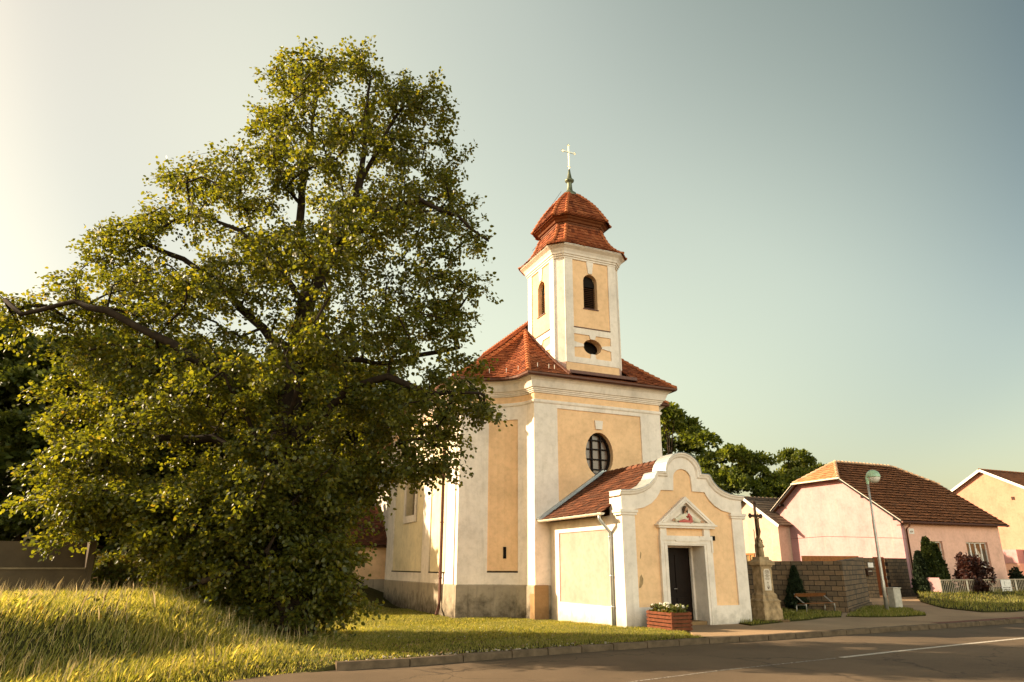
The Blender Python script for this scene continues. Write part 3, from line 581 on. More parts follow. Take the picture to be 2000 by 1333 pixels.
# bell tower
tw = MB(); chf = .30; TC = Vector((CU, (TV0 + TV1) / 2)); HW = (TU1 - TU0) / 2
ZT0, ZT1 = 8.3, 13.86
fmF = lambda a, b, c: (a, TV0 + c, b); fmB = lambda a, b, c: (a, TV1 - c, b); fmL = lambda a, b, c: (TU0 + c, a, b); fmR = lambda a, b, c: (TU1 - c, a, b)
tcol = []
for fm, c0, c in ((fmF, TU0, CU), (fmB, TU0, CU), (fmL, TV0, TC.y), (fmR, TV0, TC.y)):
    a0, a1 = c0 + chf, c0 + 3.01 - chf
    holes = [arch(c, .325, 11.62, 12.82)] + ([ell(c + .02, 10.0, .42, .32)] if fm is fmF else [])
    tw.plate([(a0, ZT0), (a1, ZT0), (a1, ZT1), (a0, ZT1)], holes, fm, 0, .35, 1, None, 1)
    tw.plate([(a0, ZT0), (a1, ZT0), (a1, 9.25), (a0, 9.25)], [], fm, -.03, -.001, 1)
def cham(h, c): return [(TC.x - h + c, TC.y - h), (TC.x + h - c, TC.y - h), (TC.x + h, TC.y - h + c), (TC.x + h, TC.y + h - c), (TC.x + h - c, TC.y + h), (TC.x - h + c, TC.y + h), (TC.x - h, TC.y + h - c), (TC.x - h, TC.y - h + c)]
oc = cham(HW, chf)
for i in (1, 3, 5, 7):
    a, b = oc[i], oc[(i + 1) % 8]; tw.add([(*a, ZT0), (*b, ZT0), (*b, ZT1), (*a, ZT1)], [(0, 1, 2, 3)], 0)
    tw.sweep([a, b], [(.001, ZT0), (.03, ZT0), (.03, 9.25), (.001, 9.25)], 2)
tb = tw.build('tower', [M['white'], M['yellow'], M['cream']], ch)
tt = MB()
def tfr(fm, a0, a1, z0, z1): tt.plate([(a0, z0), (a1, z0), (a1, z1), (a0, z1)], [], fm, -.04, -.001)
for fm, c0, c in ((fmF, TU0, CU), (fmB, TU0, CU), (fmL, TV0, TC.y), (fmR, TV0, TC.y)):
    L, Rr = c0 + chf - .01, c0 + 3.01 - chf + .01; i0, i1 = c - .83, c + .86
    tfr(fm, L, i0, 9.26, ZT1); tfr(fm, i1, Rr, 9.26, ZT1); tfr(fm, i0, i1, 13.70, ZT1); tfr(fm, i0, i1, 10.47, 10.75); tfr(fm, i0, i1, 9.26, 9.5)
    tt.plate([(c - .09, 13.17), (c + .09, 13.17), (c + .17, 13.7), (c - .17, 13.7)], [], fm, -.04, -.001)
    if fm in (fmF, fmL):
        ox = c + .02
        for q in ([(ox - .1, 10.31), (ox + .1, 10.31), (ox + .16, 10.47), (ox - .16, 10.47)], [(ox - .14, 9.5), (ox + .14, 9.5), (ox + .09, 9.69), (ox - .09, 9.69)],
                  [(i0, 9.9), (ox - .42, 9.97), (ox - .42, 10.07), (i0, 10.14)], [(ox + .42, 9.97), (i1, 9.9), (i1, 10.14), (ox + .42, 10.07)]): tt.plate(q, [], fm, -.04, -.001)
tt.build('tower_trim', M['white'], tb)
for fm, c in ((fmF, CU), (fmL, TC.y), (fmR, TC.y), (fmB, CU)):
    i0, i1 = c - .83, c + .86; sl2 = MB(); sl2.plate([(i0, 10.73), (i1, 10.73), (i1, 10.765), (i0, 10.765)], [], fm, -.07, -.041); sl2.build('panel_ledge', M['copper'], tb)
    sl2 = MB(); sl2.plate([(c - .36, 11.585), (c + .36, 11.585), (c + .36, 11.62), (c - .36, 11.62)], [], fm, -.04, .1); sl2.build('sill', M['copper'], tb)
for fm, c in ((fmF, CU), (fmL, TC.y), (fmR, TC.y), (fmB, CU)):
    lv = MB(); lv.plate(arch(c, .325, 11.62, 12.82), [], fm, .30, .33)
    lv.plate([(c - .3, 12.66), (c + .3, 12.66), (c + .3, 12.84), (c + .2, 13.06), (c, 13.13), (c - .2, 13.06), (c - .3, 12.84)], [], fm, .2, .25)
    for z in np.arange(11.68, 12.66, .082):
        q = [fm(a, z + dz, cc) for a in (c - .32, c + .32) for dz, cc in ((0, .17), (.045, .27), (.03, .28), (-.015, .18))]
        lv.add(q, [(0, 1, 2, 3), (7, 6, 5, 4), (0, 4, 5, 1), (1, 5, 6, 2), (2, 6, 7, 3), (3, 7, 4, 0)], 1)
    lv.build('louvre', [M['black'], M['louvre']], tb)
ob = MB(); ob.plate(ell(CU + .02, 10.0, .45, .35), [], fmF, .5, .55); ob.build('oval_opening', M['black'], tb)
tc = MB(); tc.sweep(oc, [(0, 13.68), (.05, 13.70), (.05, 13.76), (.09, 13.78), (.09, 13.84), (.13, 13.86), (.15, 13.94), (.22, 14.05), (.33, 14.13), (.36, 14.15), (.36, 14.22), (-.2, 14.22)], 0, True); tc.build('tower_cornice', M['white'], tb)
tr_ = MB(); hipl = []
def ringS(prof, ch_f):
    """sloping skirt over the chamfered square; prof: (half width, z) from eave up"""
    P_ = np.array(prof)
    def at(t): x = t * (len(P_) - 1); i = min(int(x), len(P_) - 2); q = P_[i] + (P_[i + 1] - P_[i]) * (x - i); return q
    def side(k):
        def f(s, t): h_, z_ = at(t); o_ = cham(h_, h_ * ch_f); a, b = o_[k], o_[(k + 1) % 8]; return Vector((a[0] + (b[0] - a[0]) * s, a[1] + (b[1] - a[1]) * s, z_))
        return f
    return side, len(P_)
for prof, nc, cf in (([(1.89, 14.2), (1.76, 14.27), (1.6, 14.42), (1.45, 14.6), (1.32, 14.85), (1.22, 15.1), (1.14, 15.34), (1.10, 15.5)], 10, .24), ([(1.42, 15.84), (1.33, 16.02), (1.17, 16.34), (.98, 16.68), (.76, 17.0), (.51, 17.3), (.27, 17.58)], 12, .3)):
    side, npf = ringS(prof, cf)
    for k in range(8):
        f = side(k); tiles(tr_, f, nc, .17, .034, .01, .3, 0, .01)
        g_ = [f(i, j / 12) - Vector((0, 0, .02)) for i in (0, 1) for j in range(13)]; tr_.add(g_, [(j, j + 1, 14 + j, 13 + j) for j in range(12)])
        hipl.append([f(0, t) for t in np.linspace(0, 1, 9)])
to = tr_.build('tower_roof', M['tile'], ch); [(lambda m_: (caps(m_, L_, .075, .2, 0, .04), m_.build('hip_tiles', M['ridge'], to)))(MB()) for L_ in hipl]
dr = MB(); dr.sweep(cham(1.09, .33), [(0, 15.3), (0, 15.56), (.03, 15.57), (.03, 15.62), (.1, 15.65), (.14, 15.72), (.22, 15.76), (.26, 15.82), (.33, 15.84), (.2, 15.9)], 0, True); dr.build('lantern_drum', M['drum'], to)
lw_ = MB(); q0 = ringS([(1.95, 14.2), (1.12, 15.5)], .24)[0](6)
lw_.tube([(TC.x - .55, TC.y - .2, 17.6), (TC.x - 1.45, TC.y - .3, 16.15), (TC.x - 1.75, TC.y - .3, 15.7), (TC.x - 1.55, TC.y - .3, 15.0), (TC.x - 2.05, TC.y - .3, 14.35)], .008, 5); lw_.build('lightning_wire', M['iron'], to)
fi = MB(); fi.lathe([(.27, 17.5), (.30, 17.56), (.30, 17.70), (.2, 17.78), (.14, 17.86), (.12, 18.0), (.105, 18.22), (.13, 18.3), (.2, 18.34), (.21, 18.4), (.15, 18.46), (.11, 18.52), (.07, 18.75), (.035, 18.98), (0, 19.0)], (TC.x, TC.y, 0), 14); fi.build('finial', M['finial'], to, True)
cx_ = MB(); x0, y0 = TC.x, TC.y
cx_.box(x0 - .026, x0 + .026, y0 - .022, y0 + .022, 18.95, 20.25); cx_.box(x0 - .3, x0 + .3, y0 - .018, y0 + .018, 19.87, 19.92)
for q in ((x0, 20.25), (x0 - .3, 19.895), (x0 + .3, 19.895)):
    for dx, dz in ((0, .05), (.05, 0), (-.05, 0), (0, -.05)): cx_.ball((q[0] + dx, y0, q[1] + dz), .033, .02, .033, 8)
for dx in (-.06, .06): cx_.ball((x0 + dx, y0, 19.12), .03, .02, .03, 8)
cx_.build('cross', M['gilt'], to, rz=0)
# porch
PC_ = 2.36; pw = MB()
out = [(-2.33, 3.62), (-2.33, 3.8), (-2.0, 3.81), (-1.76, 3.84), (-1.52, 3.91), (-1.3, 4.03), (-1.13, 4.19), (-1.02, 4.38), (-.97, 4.42), (-.68, 4.42)] + [(-.68 * math.cos(a), 4.42 + .63 * math.sin(a)) for a in np.linspace(.12, math.pi - .12, 17)] + [(.68, 4.42), (.97, 4.42), (1.02, 4.38), (1.13, 4.19), (1.3, 4.03), (1.52, 3.91), (1.76, 3.84), (2.0, 3.81), (2.33, 3.8), (2.33, 3.62)]
inn = [(-1.82, 3.26), (-1.47, 3.33), (-1.2, 3.46), (-1.0, 3.63), (-.9, 3.76), (-.83, 3.87), (-.36, 3.88)] + [(-.335 * math.cos(a), 4.26 + .29 * math.sin(a)) for a in np.linspace(0, math.pi, 15)] + [(.36, 3.88), (.83, 3.87), (.9, 3.76), (1.0, 3.63), (1.2, 3.46), (1.47, 3.33), (1.82, 3.26)]
fp = lambda a, b, c: (PC_ + a, c, b)
D0, D1, DZ = -.74, .62, 2.25
body = [(-2.2, ZB), (D0, ZB), (D0, DZ), (D1, DZ), (D1, ZB), (2.2, ZB), (2.2, 3.7), (2.0, 3.75), (1.76, 3.78), (1.5, 3.85), (1.25, 4.0), (1.06, 4.2), (.92, 4.38), (.62, 4.4)] + [(.62 * math.cos(a), 4.4 + .6 * math.sin(a)) for a in np.linspace(.1, math.pi - .1, 13)] + [(-.62, 4.4), (-.92, 4.38), (-1.06, 4.2), (-1.25, 4.0), (-1.5, 3.85), (-1.76, 3.78), (-2.0, 3.75), (-2.2, 3.7)]
pw.plate(body, [], fp, 0, .5, 1, 0)
for sx_ in (-1, 1):
    x0 = PC_ + sx_ * 2.2; x1 = x0 - sx_ * .4; pw.box(min(x0, x1), max(x0, x1), .501, 4.69, ZB, 3.12, 0)
pw.build('porch_wall', [M['white'], M['yellow']], ch)
band = MB(); T2 = .05
ring_ = [(-2.27, .53), (-2.27, 3.62)] + out[:1] * 0 + [(-2.24, 3.7)] + [(x, z - .06) for x, z in out[2:-2]] + [(2.24, 3.7), (2.21, .53), (1.82, .53)] + inn[::-1] + [(-1.82, .53)]
band.plate(ring_, [], fp, -T2, -.001)
for a0, a1 in ((-2.27, D0 - .22), (D1 + .22, 2.21)): band.plate([(a0, ZB), (a1, ZB), (a1, .53), (a0, .53)], [], fp, -T2 - .003, -.001)
# coping moulding that follows the curved gable
cop = [(x, z) for x, z in out]
def ribbon(mb, line, prof, m=0):
    """moulding along a line in the gable plane; prof of (below the line, v)"""
    P_ = [Vector(q) for q in line]; n = len(P_); Nn = []
    for i in range(n):
        ns = []
        if i: t = (P_[i] - P_[i - 1]).normalized(); ns.append(Vector((-t.y, t.x)))
        if i < n - 1: t = (P_[i + 1] - P_[i]).normalized(); ns.append(Vector((-t.y, t.x)))
        q = sum(ns, Vector((0, 0))).normalized(); Nn.append(q / max(.5, q.dot(ns[0])))
    k = len(prof); vs = [(PC_ + P_[i].x - Nn[i].x * d, v_, P_[i].y - Nn[i].y * d) for i in range(n) for d, v_ in prof]
    mb.add(vs, [(i * k + j, (i + 1) * k + j, (i + 1) * k + (j + 1) % k, i * k + (j + 1) % k) for i in range(n - 1) for j in range(k)] + [tuple(range(k)), tuple((n - 1) * k + j for j in range(k))], m)
mid_ = out[1:-1]
ribbon(band, mid_, [(.0, -.15), (.035, -.15), (.06, -.12), (.11, -.10), (.14, -.06), (.14, .5), (0, .5)])
for sx_ in (-1, 1):
    a, b = sorted((PC_ + sx_ * 2.36, PC_ + sx_ * 1.74)); band.box(a, b, -.12, .34, 3.17, 3.25); band.box(a + .03, b - .03, -.09, .31, 3.1, 3.168)
    x0, x1 = sorted((PC_ + sx_ * 2.2, PC_ + sx_ * 2.26)); band.box(x0, x1, -.045, .62, ZB, 3.62)
band.build('porch_trim', M['white'], ch)
cpz = MB(); ribbon(cpz, [(x, z + .004) for x, z in mid_], [(-.012, -.17), (.0, -.175), (.0, .53), (-.012, .53)]); cpz.build('coping', M['zinc'], ch)
# white frame of the porch side panels
for sx_ in (-1, 1):
    fs_ = (lambda a, b, c, sx_=sx_: (PC_ + sx_ * 2.2 + sx_ * (-c), a, b))
    st = MB()
    for a0, a1, z0, z1 in ((.62, .80, .521, 3.1), (4.0, 4.69, .521, 3.1), (.80, 4.0, 2.72, 3.1), (.62, 4.69, ZB, .52)): st.plate([(a0, z0), (a1, z0), (a1, z1), (a0, z1)], [], fs_, -.04, -.001)
    st.build('side_panel_trim', M['white'], ch)
for sx_ in (-1, 1):
    sp_ = MB(); fs_ = (lambda a, b, c, sx_=sx_: (PC_ + sx_ * 2.2 + sx_ * (-c), a, b)); sp_.plate([(.8, .52), (4.0, .52), (4.0, 2.72), (.8, 2.72)], [], fs_, -.006, -.001); sp_.build('side_panel', M['cream'], ch)
pr = MB(); pe0, pe1 = PC_ - 2.62, 3.18
prS = quadS((pe0, 4.69, pe1), (pe0, .52, pe1), (PC_, .52, 4.9), (PC_, 4.69, 4.9))
tiles(pr, prS, 17, .19, .03, .02, .35, 0, .012); mP = lambda q: Vector((2 * PC_ - q.x, q.y, q.z)); tiles(pr, lambda s, t: mP(prS(s, t)), 17, .19, .03, .02, .35, 0, .012)
for f in (prS, lambda s, t: mP(prS(s, t))): pr.add([f(0, 0) - Vector((0, 0, .02)), f(1, 0) - Vector((0, 0, .02)), f(1, 1) - Vector((0, 0, .02)), f(0, 1) - Vector((0, 0, .02))], [(0, 1, 2, 3)])
po = pr.build('porch_roof', M['tile_old'], ch); pc = MB(); caps(pc, [(PC_, .52, 4.9), (PC_, 4.66, 4.9)], .1, .34); pc.build('ridge_tiles', M['tile_old'], po)
for sx_ in (-1, 1): pf = MB(); pf.bar((PC_ + sx_ * 2.75, 4.62, 3.18), (PC_ + sx_ * .02, 4.62, 5.02), .2, .1); pf.build('flashing', M['zinc'], po)
for sx_ in (-1, 1):
    gu = MB(); x0 = PC_ + sx_ * 2.68; vs = []; n = 7
    for y_ in (4.66, .36): vs += [(x0 + rr * math.cos(w), y_, 3.17 + rr * math.sin(w)) for rr in (.075, .066) for w in np.linspace(math.pi, 2 * math.pi, n)]
    gu.add(vs, [(i, i + 1, 14 + i + 1, 14 + i) for i in range(n - 1)] + [(7 + i, 8 + i, 22 + i, 21 + i) for i in range(n - 1)] + [(0, 7, 21, 14), (6, 13, 27, 20), (0, 1, 2, 3, 4, 5, 6), (14, 15, 16, 17, 18, 19, 20)])
    for y_ in np.arange(.5, 4.6, .72): gu.box(x0 - .085, x0 + .085, y_ - .015, y_ + .015, 3.155, 3.18)
    gu.build('porch_gutter', M['pipe_white'], ch)
pd = MB(); xg = PC_ - 2.68; xp = PC_ - 2.31
pd.tube([(xg, .55, 3.1), (xg, .55, 3.0), (xp, .58, 2.62), (xp, .58, 2.3), (xp, .58, -.05)], .05, 10)
for z in (.5, 1.35, 2.45): pd.tube([(xp, .58, z), (xp, .58, z + .05)], .062, 10)
pd.build('porch_downpipe', M['zinc'], ch, True)
# doorway
df = MB()
df.plate([(-.99, ZB), (-.99, 2.53), (.93, 2.53), (.93, ZB), (D1, ZB), (D1, DZ), (D0, DZ), (D0, ZB)], [], fp, -.09, -.002)
df.plate([(-1.0, 2.05), (-1.0, 2.53), (-.52, 2.53), (-.52, 2.49), (.46, 2.49), (.46, 2.53), (.94, 2.53), (.94, 2.05), (.88, 2.05), (.88, 2.4), (.4, 2.4), (.36, 2.36), (-.42, 2.36), (-.46, 2.4), (-.94, 2.4), (-.94, 2.05)], [], fp, -.115, -.091)
df.plate([(-.85, ZB), (-.85, 2.32), (.73, 2.32), (.73, ZB), (.70, ZB), (.70, 2.29), (-.82, 2.29), (-.82, ZB)], [], fp, -.105, -.091)
for a0, a1 in ((-.97, -.74), (.65, .88)): df.plate([(a0, 2.5), (a1, 2.5), (a1, 2.75), (a0, 2.75)], [], fp, -.085, -.002)
df.build('door_frame', M['white'], ch)
rv = MB(); rv.plate([(D0, ZB), (D1, ZB), (D1, DZ), (D0, DZ)], [[(D0 + .06, ZB + .05), (D1 - .06, ZB + .05), (D1 - .06, DZ - .05), (D0 + .06, DZ - .05)]], fp, .502, .6); rv.build('door_jamb', M['white'], ch)
dd = MB(); dd.plate([(D0 + .06, 0), (D1 - .06, 0), (D1 - .06, DZ - .05), (D0 + .06, DZ - .05)], [], fp, .62, .67)
for a0, a1 in ((D0 + .14, -.12), (.0, D1 - .14)):
    for z0, z1 in ((.2, .75), (.9, 2.0)): dd.plate([(a0, z0), (a1, z0), (a1, z1), (a0, z1)], [], fp, .595, .619)
do = dd.build('door', M['darkwood'], ch); hd = MB(); hd.tube([(PC_ - .03, .6, 1.0), (PC_ - .03, .54, 1.0), (PC_ - .13, .54, 1.0)], .011, 8); hd.build('handle', M['metal'], do)
ds = MB(); ds.box(PC_ + D0 + .02, PC_ + D1 - .02, .02, .6, ZB, .1); ds.build('door_step', M['bare'], ch)
vt = MB(); vt.box(PC_ + .96, PC_ + 1.13, -.012, .0, 2.41, 2.55, 0)
for z in (2.435, 2.47, 2.505): vt.box(PC_ + .975, PC_ + 1.115, -.02, -.013, z, z + .012, 0)
vt.build('wall_vent', M['black'], ch)
# pediment with the painted half figure
pm = MB(); pm.plate([(-1.08, 2.86), (1.08, 2.86), (.0, 3.7)], [[(-.82, 2.9), (.82, 2.9), (0, 3.52)]], fp, -.16, -.002); pm.plate([(-.96, 2.9), (.96, 2.9), (0, 3.62)], [[(-.9, 2.915), (.9, 2.915), (0, 3.58)]], fp, -.18, -.161)
pm.plate([(-.82, 2.9), (.82, 2.9), (0, 3.52)], [], fp, -.03, -.003); pm.box(PC_ - 1.1, PC_ + 1.1, -.2, -.002, 2.82, 2.868); pm.box(PC_ - 1.04, PC_ + 1.04, -.15, -.002, 2.755, 2.818)
pm.build('pediment', M['white'], ch)
def blob(name, mat, fn, parent, vox=.012, loc=None, rz=0):
    b = MB(); fn(b); o = b.build(name, mat, parent, True, loc, rz); md = o.modifiers.new('remesh', 'REMESH'); md.mode = 'VOXEL'; md.voxel_size = vox; md.use_smooth_shade = True; return o
Bx = lambda a, z, c=-.06: (PC_ + a, c, z)
def robe(b):
    b.ball(Bx(-.02, 3.04), .17, .06, .15, 14); b.ball(Bx(-.02, 2.95), .19, .07, .1, 14); b.ball(Bx(0, 3.16), .12, .05, .05, 12)
    b.tube([Bx(-.12, 3.13), Bx(-.25, 3.03), Bx(-.41, 2.985, -.09)], [.065, .075, .062], 10); b.tube([Bx(.12, 3.12), Bx(.3, 3.02), Bx(.52, 2.955, -.08)], [.065, .075, .06], 10)
rb = blob('relief_robe', M['robe'], robe, ch)
blob('relief_mantle', M['mantle'], lambda b: (b.tube([Bx(.1, 3.19, -.09), Bx(.155, 3.08, -.125), Bx(.16, 2.92, -.13)], [.04, .055, .06], 10), b.tube([Bx(-.26, 2.935, -.09), Bx(-.1, 2.97, -.13), Bx(.14, 2.93, -.14)], [.03, .06, .05], 10)), rb)
hdm = blob('relief_head', M['skin'], lambda b: (b.ball(Bx(.03, 3.325, -.09), .06, .06, .082, 14), b.tube([Bx(.015, 3.27, -.07), Bx(0, 3.18, -.07)], .036, 10), b.ball(Bx(.047, 3.322, -.152), .012, .016, .022, 8)), rb, .008)
blob('relief_hair', M['hair'], lambda b: (b.ball(Bx(.005, 3.365, -.075), .072, .062, .06, 14), b.tube([Bx(-.04, 3.38, -.08), Bx(-.065, 3.3, -.09), Bx(-.085, 3.18, -.09)], [.035, .035, .022], 10), b.tube([Bx(.075, 3.36, -.07), Bx(.09, 3.29, -.08), Bx(.085, 3.2, -.08)], [.02, .022, .015], 10), b.ball(Bx(.04, 3.258, -.13), .034, .025, .036, 10)), rb, .008)
for a in (.022, .068): eb = MB(); eb.ball(Bx(a, 3.335, -.148), .009, .006, .006, 8); eb.build('relief_eye', M['hair'], rb)
eb = MB(); eb.ball(Bx(.046, 3.287, -.153), .014, .005, .004, 8); eb.build('relief_mouth', M['hair'], rb)
def hand(b, x, z, d):
    b.ball(Bx(x, z, -.11), .034, .02, .03, 10)
    for i, (dz, L) in enumerate(((.022, .05), (.008, .06), (-.007, .056), (-.02, .045))): b.tube([Bx(x + d * .022, z + dz, -.115), Bx(x + d * (.022 + L * .6), z + dz * 1.25, -.125), Bx(x + d * (.022 + L), z + dz * 1.3 - .012, -.135)], [.0095, .009, .007], 6)
    b.tube([Bx(x, z + .02, -.12), Bx(x + d * .02, z + .048, -.14)], [.01, .008], 6)
for x, z, d in ((-.455, 2.985, -1), (.565, 2.955, 1)): blob('relief_hand', M['skin'], lambda b, x=x, z=z, d=d: hand(b, x, z, d), rb, .006)
hb = MB(); hb.plate([(.045, 3.055), (.085, 3.1), (.08, 3.118), (.062, 3.12), (.046, 3.108), (.03, 3.12), (.012, 3.118), (.005, 3.1)], [], fp, -.138, -.1); hb.build('relief_heart', M['heart'], rb)
ck = MB(); ck.plate([(-1.76, 1.05), (-1.70, 1.06), (-1.62, 1.17), (-1.60, 1.3), (-1.66, 1.42), (-1.72, 1.36), (-1.74, 1.2)], [], fp, -.004, 0); ck.build('plaster_scar', plain('bare_render', (.36, .24, .12), .95, 0, .3), ch); ck = MB(); ck.plate([(-1.68, 1.85), (-1.65, 1.88), (-1.62, 2.02), (-1.65, 2.06), (-1.67, 1.98)], [], fp, -.004, 0); ck.build('plaster_scar', plain('bare_render', (.36, .24, .12), .95, 0, .3), ch)
# chancel and sacristy at the back
cb = MB(); cl = CU - 4.5; cb.plate([(16.6, ZB), (21.5, ZB), (21.5, 7.4), (16.6, 7.4)], [arch(17.75, .5, 3.4, 5.9)], lambda a, b, c: (cl + c, a, b), 0, .4, 0); cb.box(cl, CU + 4.5, 21.5, 21.7, ZB, 7.4, 0); cb.box(CU + 4.3, CU + 4.5, 16.6, 21.5, ZB, 7.4, 0)
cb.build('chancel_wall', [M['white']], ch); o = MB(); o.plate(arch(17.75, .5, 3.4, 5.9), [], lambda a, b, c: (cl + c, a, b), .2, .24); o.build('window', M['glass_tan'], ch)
cr2 = MB()
for mi in (0, 1):
    f = quadS((cl - .4, 22, 7.5), (cl - .4, 16.6, 7.5), (CU, 16.6, 11.6), (CU, 19.5, 11.6)); tiles(cr2, (lambda s, t: mirror(f(s, t))) if mi else f, 30, .22)
tiles(cr2, quadS((cl - .4, 22, 7.5), (2 * CU - cl + .4, 22, 7.5), (CU + .05, 19.5, 11.6), (CU - .05, 19.5, 11.6)), 28, .25); cr2.build('chancel_roof', M['tile'], ch)
sw = MB(); sw.box(-5.4, cl - .003, 18.6, 22, ZB, 2.62, 0); sw.box(-5.46, cl - .003, 18.54, 18.598, ZB, 1.0, 1); sw.build('sacristy_wall', [M['yellow'], M['plinth']], ch)
sr = MB(); ez = 2.62; a, b, c, d = Vector((-5.8, 18.2, ez)), Vector((cl, 18.2, ez)), Vector((cl, 20.3, 4.7)), Vector((-3.7, 20.3, 4.7)); tiles(sr, quadS(a, b, c, d), 18, .19); tiles(sr, quadS((-5.8, 22.4, ez), a, d, d), 18, .19); tiles(sr, quadS((cl, 22.4, ez), (-5.8, 22.4, ez), d, c), 18, .19); sr.box(-5.7, cl - .01, 18.3, 22.3, ez - .09, ez - .02); sr.build('sacristy_roof', M['tile_old'], ch)

# ------------------------------------------------------------------ trees
def leaves(cent, dirs, size, mat, name, parent, nrm=None, droop=.4):
    """kite-shaped leaves, folded along the midrib"""
    n = len(cent); d = dirs + rng.normal(0, .55, (n, 3)); d[:, 2] -= droop; d /= np.linalg.norm(d, axis=1)[:, None]
    q = rng.normal(0, 1, (n, 3)); q[:, 2] += 1.1; x = np.cross(d, q); x /= np.linalg.norm(x, axis=1)[:, None] + 1e-9; y = np.cross(x, d)
    s_ = (size * rng.uniform(.65, 1.25, n))[:, None]
    V = np.empty((n, 6, 3)); V[:, 0] = cent; V[:, 1] = cent + d * s_ * .28 + x * s_ * .40 + y * s_ * .09; V[:, 2] = cent + d * s_ * .66 + x * s_ * .3 + y * s_ * .07
    V[:, 3] = cent + d * s_; V[:, 4] = cent + d * s_ * .66 - x * s_ * .3 + y * s_ * .07; V[:, 5] = cent + d * s_ * .28 - x * s_ * .40 + y * s_ * .09
    I = np.arange(n)[:, None] * 6; F = np.concatenate([I + np.array([[0, 1, 2, 3]]), I + np.array([[0, 3, 4, 5]])], 0)
    return np_mesh(name, V.reshape(-1, 3), F, mat, parent)
SIL = [(-5.65, 16.68), (-4.72, 16.78), (-4.0, 16.5), (-3.89, 15.93), (-3.26, 15.66), (-2.4, 15.38), (-2.15, 14.93), (-1.75, 14.13), (-1.97, 13.9), (-2.58, 14.13), (-3.18, 14.12), (-3.38, 13.69), (-3.07, 13.48), (-2.86, 13.72), (-2.47, 13.43), (-1.73, 13.52), (-1.41, 12.66), (-1.29, 11.59), (-0.95, 11.18), (-0.53, 10.47), (-0.5, 9.76), (-0.71, 9.46), (-1.06, 9.61), (-0.91, 8.85), (-1.16, 7.97), (-1.36, 7.68), (-1.01, 6.97), (-0.66, 6.21), (-0.28, 5.46), (-0.58, 5.06), (-0.97, 4.87), (-0.89, 4.16), (-1.07, 3.84), (-0.93, 3.22), (-1.37, 3.03), (-1.89, 3.52), (-2.26, 3.34), (-2.65, 3.52), (-2.99, 2.78), (-3.31, 2.9), (-3.51, 2.18), (-3.17, 1.71), (-3.64, 1.36), (-3.06, 0.79), (-2.73, 0.29), (-3.07, 0.07), (-4.74, 0.12), (-5.96, 0.39), (-6.96, 0.67), (-8.11, 1.12), (-8.51, 1.35), (-8.71, 1.81), (-9.07, 2.17), (-9.34, 2.64), (-9.99, 2.76), (-10.38, 2.22), (-11.07, 2.28), (-11.45, 2.88), (-11.89, 3.5), (-11.89, 4.38), (-11.9, 5.03), (-12.17, 5.7), (-11.95, 6.24), (-12.2, 6.8), (-11.76, 7.29), (-9.75, 7.37), (-9.93, 7.65), (-11.15, 7.65), (-12.26, 7.72), (-12.77, 7.57), (-13.4, 7.64), (-13.73, 8.52), (-12.93, 8.3), (-12.48, 8.82), (-12.65, 9.27), (-12.25, 9.73), (-11.82, 10.43), (-12.01, 10.67), (-11.68, 11.23), (-10.78, 10.99), (-10.25, 11.32), (-9.75, 11.81), (-9.98, 12.3), (-9.63, 12.47), (-9.12, 12.98), (-8.33, 13.15), (-7.62, 13.41), (-7.61, 14.02), (-7.72, 14.29), (-7.1, 14.83), (-7.26, 15.65), (-6.84, 16.02), (-6.72, 16.39), (-5.97, 16.68)]
